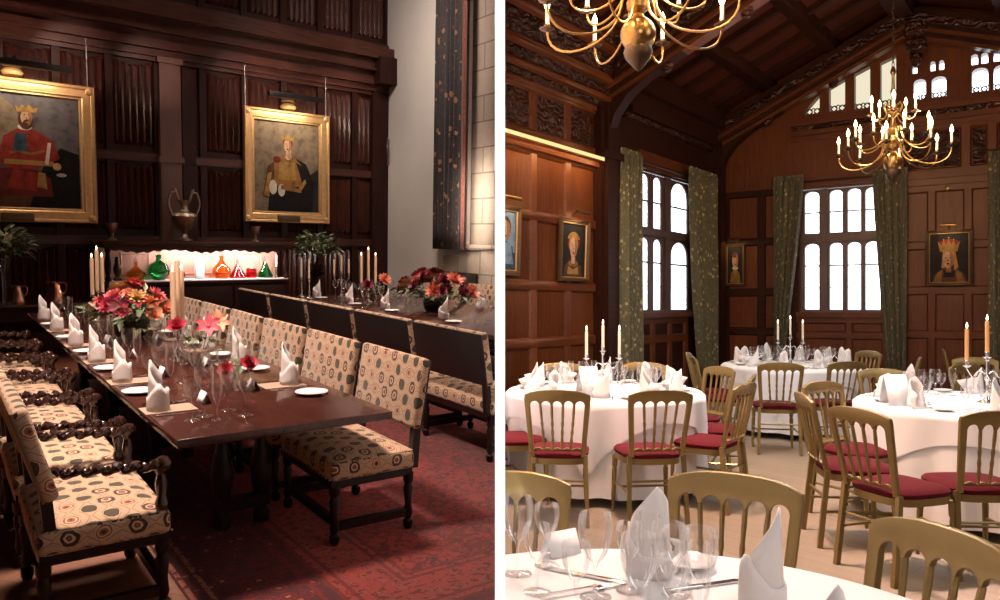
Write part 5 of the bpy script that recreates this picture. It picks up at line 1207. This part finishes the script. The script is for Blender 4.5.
for u, wd in ((1.0, 1.0), (4.78, .85)):
    area('picture_lamp', aim(wb(u, -.36, 3.72), wb(u, 0, 2.8)), wd, .06, 13, (1, .82, .6))
    area('wall_lamp', aim(wb(u, -.5, 3.98), wb(u, 0, 4.35)), wd, .06, 3, (1, .8, .66))
area('display_lamp', aim(wb(3.24, -.52, 1.44), wb(3.24, -.16, 1.15)), 2.4, .04, 42, (1, .82, .76))
area('stone_fill', aim(WS @ Vector((3.15, -.55, 2.2)), WS @ Vector((3.05, .2, 2.1))), .5, 1.1, 17, (1, .88, .76), 120)  # added light standing in for window brightness on the stone jamb
spot('urn_accent', wb(3.0, -2.4, 4.2), wb(3.03, -.4, 1.9), 60, (1, .8, .65), 14, .8, .05)  # unseen accent spot added to brighten the urn
# right hall
for c, pw in ((CHF, 34), (CHN, 34)):
    for k in range(5):
        a = 2 * PI * k / 5 + .3; point('chandelier_glow', c + Vector((.47 * math.cos(a), .47 * math.sin(a), .47)), pw, (1, .62, .28), .03)
area('window_light', WL @ T((-2.1, .25, 2.45)) @ RX(rad(90)), 1.8, 2.2, 1, portal=True)
area('window_light', WK @ T((2.08, .25, 2.45)) @ RX(rad(90)), 1.4, 2.2, 1, portal=True)
area('window_light', WK @ T((4.1, .25, 5.0)) @ RX(rad(90)), 2.2, .7, 1, portal=True)
area('hall_side_fill', aim((5.5, 2.2, 3.6), (2.0, 6.0, .6)), 2.0, 2.6, 55, (.98, .97, 1))  # added fill standing in for unseen side windows
area('hall_fill', aim((2.6, 6.6, 4.6), (2.6, 6.6, 0)), 2.5, 2.5, 125, (.94, .96, 1), 150)  # unseen overhead fill added to brighten the tables
area('hall_fill', aim((1.2, .4, 3.4), (1.0, 2.6, .6)), 1.2, 1.2, 40, (1, .93, .88))  # unseen frontal fill added for the closest napkins
area('cove_lamp', aim(wl(-5.7, -.25, 3.42), wl(-5.7, 0, 2.4)), 2.6, .05, 22, (1, .62, .26))
area('picture_lamp', aim(wl(-4.95, -.24, 2.65), wl(-4.97, 0, 2.25)), .3, .03, 2.0, (1, .75, .45))
area('picture_lamp', aim(wl(-6.5, -.24, 2.67), wl(-6.5, 0, 2.25)), .3, .03, 2.0, (1, .75, .45))
area('picture_lamp', aim(wk(.36, -.24, 2.62), wk(.33, 0, 2.2)), .2, .03, 1.6, (1, .7, .35))
area('picture_lamp', aim(wk(3.64, -.24, 2.69), wk(3.64, 0, 2.2)), .22, .03, 1.6, (1, .75, .45))
# unseen narrow light added to whiten the end of the white partition
area('partition_wash', aim((0, -.3, 1.5), (0, 1.3, 1.48)), .02, 1.3, 1.0, (1, 1, 1), 8)
SC.cycles.use_denoising = True; SC.cycles.max_bounces = 8; SC.cycles.transparent_max_bounces = 24; SC.cycles.caustics_reflective = False; SC.cycles.caustics_refractive = False
SC.cycles.sample_clamp_indirect = 4
